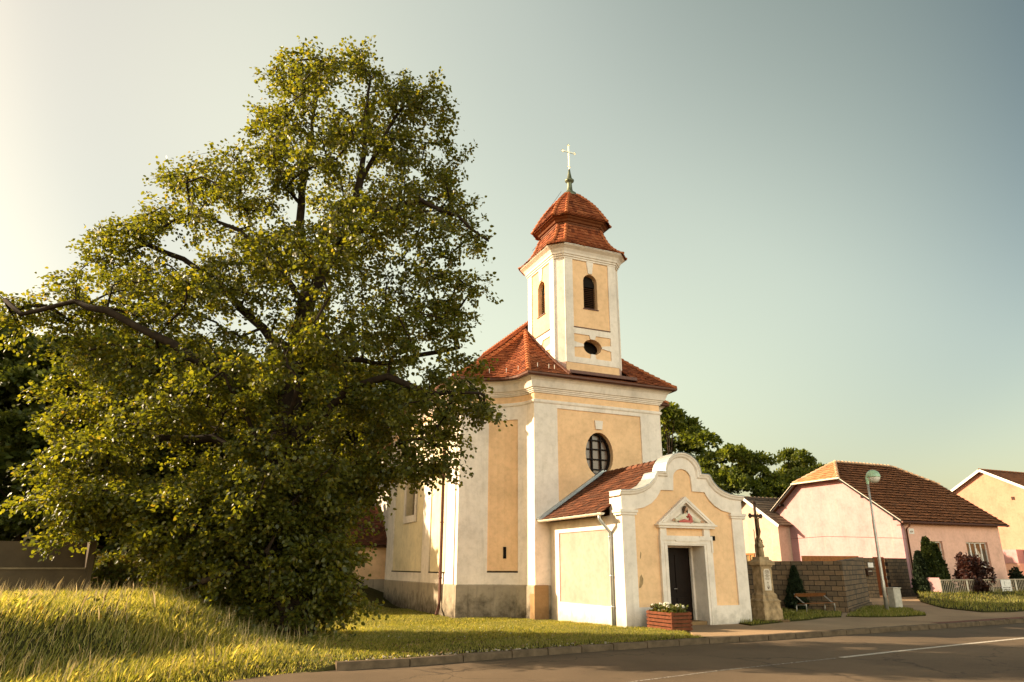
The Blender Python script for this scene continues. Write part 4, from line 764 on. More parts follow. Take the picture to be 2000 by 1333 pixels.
LIMBS = {'T': [(-4.97, 0, -.3), (-5.32, 0, 1.7), (-5.63, 0, 3.51), (-5.73, 0, 5.18), (-5.63, 0, 6.81), (-5.54, 0.0, 8.39), (-5.24, 0.2, 9.29)], 'T1': [(-5.24, 0.2, 9.29), (-4.87, 0.2, 9.91), (-4.75, 0.3, 10.69), (-4.4, 0.2, 12.15), (-4.33, 0, 13.68), (-4.26, 0, 15.65)], 'T2': [(-5.54, 0, 8.39), (-5.75, 0.3, 9.75), (-6.11, 0.5, 11.01), (-6.13, 0.6, 12.65), (-6.07, 0.5, 14.38), (-5.85, 0.3, 16.21)], 'R1': [(-5.65, 0, 4.4), (-4.69, -0.4, 5.19), (-4.08, -0.7, 5.79), (-3.04, -1.0, 6.06), (-1.97, -1.2, 5.59), (-0.78, -1.2, 5.6)], 'R2': [(-5.55, 0, 7.38), (-4.57, 0.6, 6.96), (-3.76, 1, 6.96), (-2.7, 1.2, 7.25), (-1.49, 1.3, 7.53)], 'R3': [(-4.87, 0.2, 9.91), (-3.73, -0.4, 10.85), (-2.45, -0.8, 11.02), (-1.43, -0.8, 10.54), (-0.64, -0.6, 9.92)], 'R4': [(-4.4, 0.2, 12.15), (-3.87, 0, 13.17), (-3.19, -0.3, 14.39), (-2.14, -0.3, 14.39)], 'L1': [(-5.76, 0, 5.45), (-7.01, -0.7, 5.98), (-8.31, -1.2, 6.81), (-9.62, -1.3, 7.44), (-10.93, -1.2, 7.94), (-12.38, -1, 7.65), (-13.35, -0.8, 8.37)], 'L2': [(-5.77, 0, 8.25), (-7.08, 0.5, 10.05), (-7.89, 0.6, 10.84), (-8.96, 0.6, 11.32), (-9.95, 0.5, 12.14)], 'L3': [(-5.54, 0, 2.9), (-6.65, .7, 4.14), (-8.02, 1.1, 4.9), (-9.71, .9, 4.78), (-11.0, .6, 4.3)], 'L4': [(-5.46, 0, 2.17), (-7.0, 1.2, 2.9), (-8.5, 1.3, 2.9), (-9.6, .9, 2.75)], 'L5': [(-5.65, 0, 6.95), (-7.91, 0.8, 8.83), (-9.48, 0.9, 10.05), (-11.46, 0.6, 10.83)], 'F1': [(-5.64, 0, 3.76), (-5.16, -1.5, 4.66), (-4.71, -2.6, 5.45)], 'F2': [(-5.64, 0, 3.76), (-6.26, -1.6, 5.18), (-6.94, -2.6, 6.53)], 'B1': [(-5.69, 0, 4.79), (-6.67, 2, 6.53), (-7.52, 3, 7.95)], 'B2': [(-5.66, 0, 5.72), (-4.35, 1.8, 7.67), (-3.33, 2.6, 8.85)], 'B3': [(-5.64, 0, 3.76), (-4.6, 1.5, 4.15), (-3.6, 2.5, 4.41)], 'D1': [(-5.4, 0, 1.94), (-4.41, -0.6, 1.82), (-3.39, -0.6, 1.25)], 'D2': [(-5.4, 0, 1.94), (-6.33, -1.2, 1.47), (-7.26, -1.2, 1.12)], 'D3': [(-5.41, 0, 2.29), (-5.4, -1.5, 1.94), (-5.08, -2, 1.13)]}
TY = 17.5; TX = -5.0
def edge_dist(x, z, poly):
    P_ = np.array(poly); b = np.full(x.shape, 1e9)
    for a, c in zip(P_, np.roll(P_, -1, 0)):
        d = c - a; t = np.clip(((x - a[0]) * d[0] + (z - a[1]) * d[1]) / (d @ d + 1e-12), 0, 1); b = np.minimum(b, np.hypot(x - a[0] - t * d[0], z - a[1] - t * d[1]))
    return b
def build_linden():
    t = thing('linden_tree', 'tall spreading linden tree with foliage down to the grass beside the church', 'tree', (TX, TY, 0))
    nodes = []; par = []; rad = []
    def add(q, pa): nodes.append(np.array(q, float)); par.append(pa); return len(nodes) - 1
    def nearest(q): return int(np.argmin([np.linalg.norm(k - q) for k in nodes])) if nodes else -1
    for key, L in LIMBS.items():
        pa = nearest(np.array(L[0])) if nodes else -1; prev = pa; pts = [np.array(q, float) for q in L]
        start = 0 if pa < 0 else 1; last = pts[0] if pa < 0 else nodes[pa]
        if pa < 0: prev = add(pts[0], -1)
        for a, b in zip([last] + pts[1:-1], pts[1:]):
            n = max(2, int(np.linalg.norm(b - a) / .45))
            for i in range(1, n + 1): prev = add(a + (b - a) * i / n + (rng.normal(0, .035, 3) if i < n else 0), prev)
    # clump centres through the crown volume, wider spacing inside
    cs = []; tries = 0
    while len(cs) < 760 and tries < 140000:
        tries += 1; x, z = rng.uniform(-13.8, -.2), rng.uniform(.1, 16.8)
        if not in_poly(np.array([x]), np.array([z]), SIL)[0]: continue
        e = edge_dist(np.array([x]), np.array([z]), SIL)[0]
        if e < (.3 if z < 12 else .42) and not (z > 7 and x < -12) and not (e > .06 and rng.random() < .22): continue
        dm = min(3.0, 1.4 * math.sqrt(max(0, e - .1)) + .15); dm = dm * (.8 if z < 3 else 1); y = rng.uniform(-dm, dm); y *= .85 if y > 0 and z < 3.5 else 1
        core = max(0, 1 - math.hypot(x + 5.5, y * 1.3) / 3.2) * (1 if 2 < z < 11 else 0)
        if rng.random() < core * .85: continue
        if z < 3.9 and e < .5 and x > -5: continue
        nv = math.sin(1.75 * x + 1.3 * y + 1) + math.sin(2.0 * z - .8 * x + 2) + math.sin(2.1 * y + 1.2 * z + 1.1 * x)
        if nv < (-3 if z < 3.4 else (-.7 if e < .8 else (.22 if z > 6.5 else 0))): continue
        if y < -.3 and z > 6.5 and e > 1 and rng.random() < .4: continue
        sp_ = (.56 + .12 * min(1, e) if z > 4 else .42)
        q = np.array([x * (1 + .85 * y / TY), y, z + (z - 1.65) * .85 * y / TY])
        if q[2] < .2: continue
        if all(np.linalg.norm((q - c) * np.array([1, .85, 1.1])) > sp_ for c in cs): cs.append(q)
    cs = np.array(cs); N0 = np.array(nodes); dist = np.array([np.min(np.linalg.norm(N0 - c, axis=1)) for c in cs]); tips = []
    for i in np.argsort(dist):
        c = cs[i]; N_ = np.array(nodes); w = np.linalg.norm(N_ - c, axis=1) + np.where(N_[:, 2] > c[2] + .3, .5, 0); k = int(np.argmin(w)); a = N_[k]; n = max(1, int(np.linalg.norm(c - a) / .35)); prev = k
        for j in range(1, n + 1):
            f = j / n; q = a + (c - a) * f; q = q + (rng.normal(0, .05, 3) if j < n else 0); q[2] += .12 * math.sin(math.pi * f); prev = add(q, prev)
        tips.append(prev)
    nch = np.zeros(len(nodes)); 
    for tp in tips:
        k = tp
        while k >= 0: nch[k] += 1; k = par[k]
    rad = (.0115 * np.maximum(nch, .6) ** .56 + .004) * (1 + .1 * ss(8, 40, nch))
    ch_ = {}
    for i, q in enumerate(par): ch_.setdefault(q, []).append(i)
    mb = MB()
    def chain(i, frm):
        line = [frm, i] if frm >= 0 else [i]
        while True:
            c = ch_.get(line[-1], [])
            if not c: break
            c = sorted(c, key=lambda k: -nch[k]); nx = c[0]
            for k in c[1:]: todo.append((k, line[-1]))
            line.append(nx)
        if len(line) > 1:
            rr = [rad[k] for k in line]
            if frm >= 0: rr[0] = min(rr[0], rr[1] * 1.15)
            big = rr[min(1, len(rr) - 1)]; mb.tube([nodes[k] - np.array([TX, 0, 0]) for k in line], rr, 9 if big > .08 else (6 if big > .03 else 4), cap=False)
    todo = [(0, -1)]
    while todo: chain(*todo.pop())
    # root flare
    base = nodes[0] - np.array([TX, 0, 0]); mb.lathe([(.52, -.05), (.42, .18), (.36, .5), (.33, 1.0)], (base[0], base[1], 0.0), 12)
    # twigs and leaves of each clump
    C, D = [], []
    for c in cs:
        up = c[2] / 16.0; k = 6
        for _ in range(k):
            d = rng.normal(0, 1, 3); d[2] = d[2] * .4 - .14; d /= np.linalg.norm(d); L = rng.uniform(.38, .78); o_ = c + rng.normal(0, .08, 3)
            e = o_ + d * L; e[2] -= .12 * L
            mb.tube([o_ - np.array([TX, 0, 0]), (o_ + e) / 2 + np.array([-TX, 0, .03]), e - np.array([TX, 0, 0])], [.007, .005, .002], 3, cap=False)
            m_ = int(rng.uniform(30, 56) * (.85 if up > .45 else 1.1)); s_ = rng.uniform(.12, 1.08, m_)[:, None]; C.append(o_ + (e - o_) * s_ + rng.normal(0, .095, (m_, 3))); D.append(np.repeat(d[None], m_, 0))
    C = np.concatenate(C); D = np.concatenate(D); k = C[:, 2] > .08; C, D = C[k], D[k]; C = C - np.array([TX, 0, 0])
    mb.build('trunk', M['bark'], t, True); leaves(C, D, .102, M['leaf'], 'crown', t)
    print('LINDEN', len(cs), len(C)); return t
build_linden()

def crown_mesh(name, mat, seed, H, Rr, nl, leaf, shape='round', trunk=.2):
    """one woodland tree: clumpy crown plus trunk, height H, radius Rr, base at z = 0"""
    r_ = np.random.default_rng(seed); root = bpy.data.objects.new(name, None); COL.objects.link(root)
    nb_ = 42; cl_ = []
    for i in range(nb_):
        f = r_.uniform(.16, 1); pr_ = math.sin(math.pi * min(1, (f * .82 + .1))) ** .7 if shape == 'round' else (1.02 - f) ** .75 * 1.25
        a = r_.uniform(0, 2 * math.pi); q = Rr * pr_ * math.sqrt(r_.uniform(.25, 1)); cl_.append((q * math.cos(a), q * math.sin(a), H * f, Rr * r_.uniform(.2, .34)))
    C, D = [], []
    for x_, y_, z_, s_ in cl_:
        m_ = nl // nb_; d = r_.normal(0, 1, (m_, 3)); d /= np.linalg.norm(d, axis=1)[:, None]; d[:, 2] = np.where(d[:, 2] < -.3, -d[:, 2], d[:, 2]); q = s_ * r_.uniform(.35, 1.0, m_)[:, None] ** .6 * (1 + .25 * np.sin(7 * d[:, :1] + 5 * d[:, 1:2]))
        C.append(np.array([x_, y_, z_]) + d * q * np.array([1, 1, .72])); D.append(d)
    C, D = np.concatenate(C), np.concatenate(D); C[:, 2] = np.maximum(C[:, 2], .15)
    leaves(C, D, leaf, mat, 'crown', root, droop=.1)
    mb = MB(); mb.tube([(0, 0, -.5), (.1, .05, H * .3), (0, 0, H * .62), (.05, 0, H * .9)], [trunk, trunk * .8, trunk * .45, trunk * .1], 8)
    for x_, y_, z_, s_ in cl_[:16]: mb.tube([(0, 0, max(.3, z_ * .62)), (x_ * .5, y_ * .5, z_ * .88), (x_, y_, z_)], [trunk * .35, trunk * .2, .02], 5, cap=False)
    mb.build('trunk', M['bark'], root, True)
    return root
def dup(root, loc, rz, s):
    r_ = root.copy(); COL.objects.link(r_); r_.location = loc; r_.rotation_euler.z = rz; r_.scale = s
    for c in list(root.children): k = c.copy(); COL.objects.link(k); k.parent = r_
    return r_
M['leaf3'] = islands('painted_sun_leaf', [(0, (.05, .07, .012)), (.6, (.10, .12, .02)), (1, (.15, .16, .03))], .5, .45, .3, (2.0, 1.9, .6))  # lighter leaf copy: sunlight on the right-hand trees put into the colour
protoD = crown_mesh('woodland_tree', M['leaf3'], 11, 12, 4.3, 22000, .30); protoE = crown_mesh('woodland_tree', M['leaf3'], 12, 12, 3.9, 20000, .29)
protoA = crown_mesh('woodland_tree', M['leaf2'], 1, 12, 4.2, 24000, .30); protoB = crown_mesh('woodland_tree', M['leaf2'], 2, 12, 3.6, 22000, .28); protoC = crown_mesh('woodland_tree', M['leaf2'], 3, 12, 4.6, 25000, .31)
def place(proto, x, y, h, rz, label, group, used={}, w=None):
    k = h / 12; s = ((w or k), (w or k), k)
    if proto.name not in used: used[proto.name] = 1; o = proto; o.location = (x, y, gz1(x, y) - .2); o.rotation_euler.z = rz; o.scale = s
    else: o = dup(proto, (x, y, gz1(x, y) - .2), rz, s)
    tag(o, label, 'tree', group); return o
PX = (protoA, protoB, protoC)
GL, GR = 'dark trees at the edge of the wood on the left', 'trees on the slope behind the church and houses'
left_trees = [(-28.5, 36, 13.2, 'dark woodland tree at the left edge of the picture, behind the steel bin'), (-23.5, 34.5, 11.6, 'woodland tree behind the bin with pale sunlit sprays, second from the left edge'), (-19.5, 35.5, 12, 'dark woodland tree seen through the left side of the linden crown'), (-15.8, 37, 11.5, 'dark woodland tree behind the bush beside the steel bin'), (-14.5, 44, 13, 'dark woodland tree hidden behind the trunk of the linden'),
              (-11.0, 47, 13.2, 'dark woodland tree just left of the low sacristy roof'), (-7.0, 50, 13, 'dark woodland tree rising behind the sacristy and the chancel'), (-33, 45, 15, 'tall tree of the second row behind the leftmost woodland tree'), (-24, 46, 13.5, 'tree of the second row behind the pale sunlit sprays'), (-19, 49, 14, 'tree of the second row glimpsed through the middle of the linden crown'), (-36, 36, 13, 'woodland tree cut by the left edge of the picture')]
for i, (x, y, h, lb) in enumerate(left_trees): place(PX[i % 3], x, y, h, i * 1.3, lb, GL, w=h / 12 * 1.12)
right_trees = [(15.9, 70, 15.6, 'tallest sunlit tree right beside the church facade'), (19.8, 66, 12.2, 'round bright tree above the left shoulder of the porch gable'), (23.2, 67, 10.9, 'tree behind the right shoulder of the porch gable'), (26.6, 68, 9.0, 'low tree between the porch gable and the stone cross'),
               (29.3, 72, 12.0, 'tree above the dark roof of the small house'), (31.6, 74, 11.4, 'tree with a loose top next to the left hip of the pink house roof'), (17.8, 65, 9.0, 'lower tree tucked against the church wall under the tallest tree'), (22.0, 60, 7.2, 'dark low tree below the crowns behind the porch gable'), (26.8, 62, 6.8, 'low tree directly behind the small house with dark roof'), (29.4, 63, 6.0, 'low tree between the small dark roof and the pink house gable')]
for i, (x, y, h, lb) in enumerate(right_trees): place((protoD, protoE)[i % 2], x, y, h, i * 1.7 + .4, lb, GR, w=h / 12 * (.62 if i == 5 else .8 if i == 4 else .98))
def bush(name, loc, rx, rz_, nl, leaf, mat, label, cat, cone=False, stems=True, ry=None, seed=0):
    r_ = np.random.default_rng(seed + 50); t = thing(name, label, cat, loc); ry = ry or rx
    if cone:
        f = r_.uniform(0, 1, nl) ** 1.15; a = r_.uniform(0, 2 * math.pi, nl); q = np.sqrt(r_.uniform(.35, 1, nl)) * (1 - f) ** .8 * (1 + .12 * np.sin(9 * f * 3 + a * 3)) * np.where(f < .08, .75 + 3 * f, 1)
        C = np.stack([rx * q * np.cos(a), ry * q * np.sin(a), rz_ * (.03 + .97 * f)], -1); D = np.stack([np.cos(a) * .6, np.sin(a) * .6, np.full(nl, 1.0)], -1)
    else:
        nb_ = 16; c0 = np.stack([r_.uniform(-.7, .7, nb_) * rx, r_.uniform(-.7, .7, nb_) * ry, r_.uniform(.2, .85, nb_) * rz_], -1); k = r_.integers(0, nb_, nl); d = r_.normal(0, 1, (nl, 3)); d /= np.linalg.norm(d, axis=1)[:, None]
        C = c0[k] + d * np.array([rx, ry, rz_]) * .33 * r_.uniform(.3, 1, (nl, 1)); C[:, 2] = np.abs(C[:, 2]) + .02; D = d + np.array([0, 0, .3])
    leaves(C, D, leaf, mat, 'foliage', t, droop=-.2 if cone else .1)
    mb = MB()
    for i in range(1 if cone else 7):
        a = i * 2.4; mb.tube([(0, 0, -.1), (0 if cone else rx * .3 * math.cos(a), 0 if cone else ry * .3 * math.sin(a), rz_ * .5), (0 if cone else rx * .55 * math.cos(a), 0 if cone else ry * .55 * math.sin(a), rz_ * .85)], [.03, .02, .006], 5)
    mb.build('stem', M['bark'], t); return t
def at(x, y, z=None): return (x, y, gz1(x, y) if z is None else z)
bush('wild_shrub', at(-10.9, 20.3), .75, .95, 2600, .12, M['leaf_pale'], 'sunlit yellow-green shrub growing against the right end of the steel bin', 'shrub', seed=1)
bush('wild_shrub', at(-9.7, 20.6), .8, .75, 2200, .12, M['leaf_pale'], 'lower sunlit shrub between the bin shrub and the linden', 'shrub', seed=2)
bush('wild_shrub', at(-13.6, 22.6), .6, 1.75, 2200, .10, M['leaf_pale'], 'feathery pale bush sticking up behind the steel bin', 'shrub', seed=3)
bush('clipped_conifer', at(11.25, 29.2, .03), .48, 1.6, 5200, .10, M['leaf_dark'], 'small dark cone-shaped conifer beside the bench in front of the block wall', 'shrub', True, seed=4)
bush('thuja', at(23.75, 41.5, .25), .72, 2.9, 6500, .2, M['leaf_conifer'], 'tall pointed green thuja in front of the first window of the pink house', 'shrub', True, seed=5)
bush('thuja', at(24.35, 41.8, .25), .6, 2.6, 5000, .2, M['leaf_conifer'], 'second thuja tip just right of the tallest one by the pink house', 'shrub', True, seed=6)
bush('thuja', at(23.0, 41.2, .2), .5, 2.2, 3000, .18, M['leaf_dark'], 'small dark thuja left of the tall ones, near the brown house downpipe', 'shrub', True, seed=7)
bush('purple_shrub', at(26.95, 43.1, .25), 1.0, 1.95, 3600, .16, M['leaf_purple'], 'dark purple-leaved shrub below the right window of the pink house', 'shrub', seed=8)
bush('dark_shrub', at(31.8, 46, .25), .42, 1.2, 1000, .16, M['leaf_dark'], 'small dark rounded shrub in front of the far garage wall', 'shrub', seed=9)
bush('rose_bush', at(26.3, 41.35, .2), .4, .75, 600, .12, M['leaf_purple'], 'reddish low bush growing through the beige railing', 'shrub', seed=10)

# ------------------------------------------------------------------ steel bin on the bank
sk = thing('open_bin', 'brown steel open-topped bin with a high back wall standing on the grassy bank', 'container', (-11.05, 19.0, .82), R(180 + 33))
b_ = MB(); b_.box(0, 5.2, 0, .07, -.2, .72); b_.build('front_panel', M['skip'], sk); b_ = MB(); b_.box(0, 5.2, -.04, .12, .721, .76); b_.build('rim', plain('sun_painted_rim', (.16, .12, .07), .7), sk)  # lighter rim colour stands in for sun on the top edge
b_ = MB(); b_.box(0, 5.2, -1.25, -1.18, -.2, 1.42)
for x in (1.3, 2.9, 4.3): b_.box(x, x + .02, -1.178, -1.17, .05, 1.28)
b_.build('back_panel', M['skip'], sk)
b_ = MB(); b_.plate([(-1.25, 0), (.07, 0), (.07, 1.42), (-1.25, 1.42)], [], lambda a, b, c: (c, a, b), -.07, -.002); b_.box(-.16, -.071, -.08, .09, -.2, 1.45); b_.box(-.2, -.071, -.4, -.3, .7, 1.1); b_.build('end_panel', M['skip'], sk)
b_ = MB(); b_.box(0, 5.2, -1.17, 0, .02, .08); b_.build('bin_floor', M['skip'], sk)

# ------------------------------------------------------------------ planter
pl = thing('flower_planter', 'red-brown slatted wooden planter with white flowers beside the church door', 'planter', LW(.58, -1.5, .02), AZ)
w_, l_, hh = .62, 1.12, .46
for x in (.0, w_ - .07):
    for y in (0, l_ - .07): b_ = MB(); b_.box(x + .002, x + .068, y + .002, y + .068, -.06, hh); b_.build('corner_post', M['planterwood'], pl)
for nm, fn in (('long_side', lambda z: [(-.022, 0, 0, l_), (w_, w_ + .022, 0, l_)]), ('short_side', lambda z: [(-.022, w_ + .022, -.022, -.001), (-.022, w_ + .022, l_ + .001, l_ + .022)])):
    for x0, x1, y0, y1 in fn(0):
        b_ = MB(); [b_.box(x0, x1, y0, y1, z, z + .068) for z in np.arange(0, hh - .05, .094)]; b_.build(nm, M['planterwood'], pl)
b_ = MB(); b_.box(.025, w_ - .025, .025, l_ - .025, .02, hh - .05); b_.build('soil_liner', M['soil'], pl)
C = np.stack([rng.uniform(.03, w_ - .03, 900), rng.uniform(.03, l_ - .03, 900), hh - .05 + .19 * rng.random(900) ** 1.3], -1); leaves(C, rng.normal(0, 1, (900, 3)) + np.array([0, 0, .6]), .075, M['leaf_pale'], 'plants', pl)
for x, y, z, r_ in [(.14, .42, .66, .065), (.12, .3, .6, .05), (.2, .55, .64, .05), (.35, .2, .63, .045), (.1, .98, .61, .04), (.45, .75, .65, .04), (.5, .15, .60, .04), (.3, .9, .64, .04)]:
    b_ = MB()
    for _ in range(26): a, e = random.uniform(0, 6.28), random.uniform(-.4, 1.4); q = Vector((x + .75 * r_ * math.cos(a) * math.cos(e), y + r_ * math.sin(a) * math.cos(e), z - .03 + r_ * math.sin(e))); b_.ball(q, .021, .021, .014, 6)
    b_.build('flower_head', M['flower_white'], pl)

# ------------------------------------------------------------------ wayside cross
wc = thing('wayside_cross', 'weathered sandstone wayside cross with pedestal, plaque, small statue and crucifix', 'monument', LW(5.52, .3, 0), AZ); wc.scale = (.85, .85, 1)
def steps(mb, lst):
    for w, d, z0, z1, tp in lst: mb.add([(-w, -d, z0), (w, -d, z0), (w, d, z0), (-w, d, z0), (-w * tp, -d * tp, z1), (w * tp, -d * tp, z1), (w * tp, d * tp, z1), (-w * tp, d * tp, z1)], [(3, 2, 1, 0), (4, 5, 6, 7), (0, 1, 5, 4), (1, 2, 6, 5), (2, 3, 7, 6), (3, 0, 4, 7)])
b_ = MB(); steps(b_, [(.6, .52, -.2, .07, 1)]); b_.build('base_slab', M['sandstone_dark'], wc)
b_ = MB(); steps(b_, [(.43, .39, .07, .36, 1), (.425, .385, .361, .42, .92), (.40, .35, .421, .60, 1), (.425, .375, .601, .63, 1), (.40, .35, .631, .69, .86), (.335, .295, .691, .80, 1), (.33, .29, .801, .86, .85)]); b_.build('stepped_base', M['sandstone'], wc)
b_ = MB(); steps(b_, [(.265, .23, .86, 1.64, .98), (.28, .245, 1.64, 1.70, 1.1), (.36, .32, 1.70, 1.80, 1), (.33, .29, 1.80, 1.86, .8), (.235, .2, 1.86, 1.95, .95)]); b_.build('pedestal', M['sandstone'], wc)
b_ = MB(); pq = [(-.16, .93), (.16, .93), (.16, 1.5), (.1, 1.58), (-.1, 1.58), (-.16, 1.5)]; b_.plate(pq, [], lambda a, b, c: (a, -.232 + c, b), -.018, .006); pqo = b_.build('plaque', M['plaque'], wc)
b_ = MB(); random.seed(3)
for z, w, hgt in ((1.525, .085, .02), (1.485, .11, .022), (1.445, .115, .024), (1.395, .06, .02), (1.362, .12, .018), (1.325, .055, .022), (1.29, .12, .016), (1.255, .09, .014)):
    x = -w
    while x < w: ww = random.uniform(.005, .012); b_.box(x, min(w, x + ww), -.2535, -.2505, z, z + hgt * random.uniform(.75, 1)); x += ww + random.uniform(.004, .007)
b_.build('inscription_text', M['ink'], pqo); b_ = MB(); b_.box(-.007, .007, -.2535, -.2505, 1.0, 1.19); b_.box(-.03, .03, -.2535, -.2505, 1.16, 1.172)
b_.tube([(-.055, -.252, 1.08), (-.045, -.252, 1.03), (-.02, -.252, .995), (0, -.252, .985), (.02, -.252, .995), (.045, -.252, 1.03), (.055, -.252, 1.08)], [.004, .01, .013, .015, .013, .01, .004], 6)
b_.build('anchor_emblem', M['ink'], pqo)
def mary(b):
    b.lathe([(.0, 1.93), (.105, 1.93), (.11, 2.0), (.095, 2.15), (.085, 2.28), (.09, 2.36), (.06, 2.42), (.03, 2.44), (0, 2.44)], (0, -.06, 0), 12); b.ball((0, -.07, 2.49), .05, .05, .062, 12); b.ball((0, -.04, 2.47), .068, .05, .085, 12)
    for s in (-1, 1): b.tube([(s * .08, -.06, 2.36), (s * .11, -.11, 2.26), (s * .03, -.16, 2.27)], [.035, .035, .022], 8)
blob('statue', M['sandstone'], mary, wc, .012)
def nich(b):
    for s in (-1, 1): b.tube([(s * .15, .02, 1.93), (s * .17, .03, 2.1), (s * .15, .04, 2.3), (s * .09, .04, 2.5), (0, .04, 2.6)], [.045, .035, .04, .035, .04], 8)
    for i in range(9): b.ball((random.choice((-1, 1)) * random.uniform(.13, .2), .03, 1.98 + i * .06), .035, .03, .035, 8)
    b.ball((0, .05, 2.2), .13, .05, .3, 10)
blob('rocky_niche', M['sandstone_dark'], nich, wc, .014)
b_ = MB(); b_.box(-.04, .04, .02, .08, 1.93, 3.62); b_.box(-.25, .25, .022, .078, 3.2, 3.28)
for x, z in ((0, 3.64), (-.27, 3.24), (.27, 3.24)):
    for k in range(6): a = k * math.pi / 3; b_.ball((x + .045 * math.cos(a), .05, z + .045 * math.sin(a)), .042, .03, .042, 8)
b_.build('crucifix', M['iron'], wc)
def corpus(b):
    y = -.03; b.tube([(0, y, 3.16), (0, y - .01, 3.02), (.005, y, 2.9)], [.058, .052, .056], 10); b.ball((.015, y - .03, 3.26), .036, .038, .048, 12); b.tube([(0, y, 3.16), (.01, y - .02, 3.24)], .022, 8)
    for s in (-1, 1): b.tube([(s * .045, y, 3.14), (s * .13, y, 3.19), (s * .22, y, 3.24)], [.026, .02, .013], 8); b.tube([(s * .028, y, 2.9), (s * .035, y - .05, 2.74), (s * .015, y, 2.56), (s * .01, y - .03, 2.5)], [.036, .03, .022, .015], 8)
    b.ball((0, y, 2.9), .07, .05, .05, 10)
blob('corpus', M['sandstone_dark'], corpus, wc, .01)
b_ = MB(); b_.tube([(-.17, .02, 1.9), (-.17, .02, 2.75), (-.2, .02, 2.8)], .012, 6); b_.build('iron_rod', M['iron'], wc)

# ------------------------------------------------------------------ bench, lamp, box, walls
bn = thing('park_bench', 'bench with tubular metal frame and brown slats by the block wall', 'bench', (10.75, 27.2, 0), math.atan2(1.25, 1.58) * .8); bn.scale = (1, 1, .8)
bl = 1.75
for x in (.06, bl - .06):
    b_ = MB(); b_.tube([(x, .02, 0), (x, 0, .3), (x, 0, .42), (x, .14, .50), (x, .42, .76), (x, .45, .82), (x, .47, .86)], .022, 8); b_.tube([(x, 0, .40), (x, .42, .36)], .02, 8); b_.tube([(x, .42, .36), (x, .45, 0)], .022, 8); b_.build('bench_frame', M['metal'], bn, True)
for y, z in ((.04, .435), (.16, .43), (.28, .42)): b_ = MB(); b_.box(0.0, bl, y - .045, y + .045, z, z + .035); b_.build('seat_slat', M['benchwood'], bn)
b_ = MB(); b_.bar((.0, .40, .8), (bl, .40, .8), .035, .16, 0, (0, -.35, 1)); b_.build('backrest_slat', M['benchwood'], bn)

sl3 = thing('street_lamp', 'slim grey street lamp with round half-green lamp head', 'street lamp', (14.42, 28.59, .02))
b_ = MB(); b_.tube([(0, 0, -.1), (0, 0, 1.1), (0, 0, 1.15), (0, 0, 3.4), (0, 0, 3.45), (0, 0, 4.92)], [.075, .072, .06, .055, .042, .04], 12); b_.build('pole', M['metal'], sl3, True)
b_ = MB(); b_.tube([(0, 0, 4.82), (0, 0, 5.02), (.04, -.01, 5.1)], [.055, .06, .045], 10); b_.box(-.05, .08, -.04, .04, 4.98, 5.12); b_.build('bracket', M['green_lamp'], sl3)
b_ = MB(); cx0 = .26; ring = [(r_, z) for r_, z in [(.27 * math.cos(a), .27 * math.sin(a)) for a in np.linspace(0, math.pi / 2, 9)]]; b_.lathe(ring, (cx0, 0, 5.12), 20); b_.lathe([(.27, 0), (.285, 0), (.285, -.03), (.27, -.03)], (cx0, 0, 5.12), 20); b_.build('lamp_hood', M['green_lamp'], sl3, True)
b_ = MB(); b_.lathe([(.262 * math.cos(a), -.262 * math.sin(a)) for a in np.linspace(0, math.pi / 2, 9)], (cx0, 0, 5.115), 20); b_.build('lamp_globe', M['lamp_white'], sl3, True)
ub = thing('utility_box', 'small beige-grey utility cabinet standing beside the street lamp', 'utility box', (15.85, 30.66, 0), AZ)
b_ = MB(); b_.box(-.18, .24, -.14, .16, 0, .80); b_.build('cabinet', M['box'], ub); b_ = MB(); b_.box(-.21, .27, -.17, .19, .80, .84); b_.build('lid', M['box'], ub); b_ = MB(); b_.box(-.15, .21, -.152, -.141, .12, .75); b_.build('door', M['box'], ub)

def seg_wall(name, a, b, h0, h1, th, parent, mat, z0=-.2):
    L = math.hypot(b[0] - a[0], b[1] - a[1]); mb = MB(); mb.add([(0, 0, z0), (L, 0, z0), (L, th, z0), (0, th, z0), (0, 0, h0), (L, 0, h1), (L, th, h1), (0, th, h0)], [(3, 2, 1, 0), (4, 5, 6, 7), (0, 1, 5, 4), (1, 2, 6, 5), (2, 3, 7, 6), (3, 0, 4, 7)])
    return mb.build(name, mat, parent, loc=(a[0], a[1], 0), rz=math.atan2(b[1] - a[1], b[0] - a[0]))
bw = thing('block_wall', 'long brown concrete-block garden wall behind the bench', 'wall')
seg_wall('wall_section', (6.2, 32.6), (12.75, 28.2), 1.86, 1.86, .25, bw, M['block']); seg_wall('wall_section', (12.78, 28.28), (16.45, 34.07), 1.86, 2.08, .25, bw, M['block'])
seg_wall('footing', (12.86, 28.2), (16.5, 33.95), .12, .12, .1, bw, M['kerb'])
bp = thing('block_pillar', 'separate stretch of block wall carrying the mailbox left of the rust-brown gate', 'wall'); q0, q1 = LW(23.3, 11.85), LW(24.85, 12.0); seg_wall('wall_section', q0, q1, 2.14, 2.14, .25, bp, M['block']); 
bq = thing('block_pillar', 'stretch of block wall between the rust-brown gate and the pink house', 'wall'); q0, q1 = LW(26.08, 12.15), LW(28.08, 12.42); seg_wall('wall_section', q0, q1, 2.14, 2.14, .25, bq, M['block'])
gt_ = thing('garden_gate', 'narrow rust-brown wooden gate between block wall pillars', 'gate', LW(25.12, 12.3), AZ); b_ = MB()
for i in range(6): b_.box(i * .15, i * .15 + .142, 0, .04, .08, 2.2)
b_.build('board_panel', plain('rust_brown_paint', (.16, .045, .014), .6), gt_); b_ = MB(); b_.tube([(.8, -.05, 1.0), (.8, -.05, 1.15)], .014, 6); b_.build('handle', M['metal'], gt_)
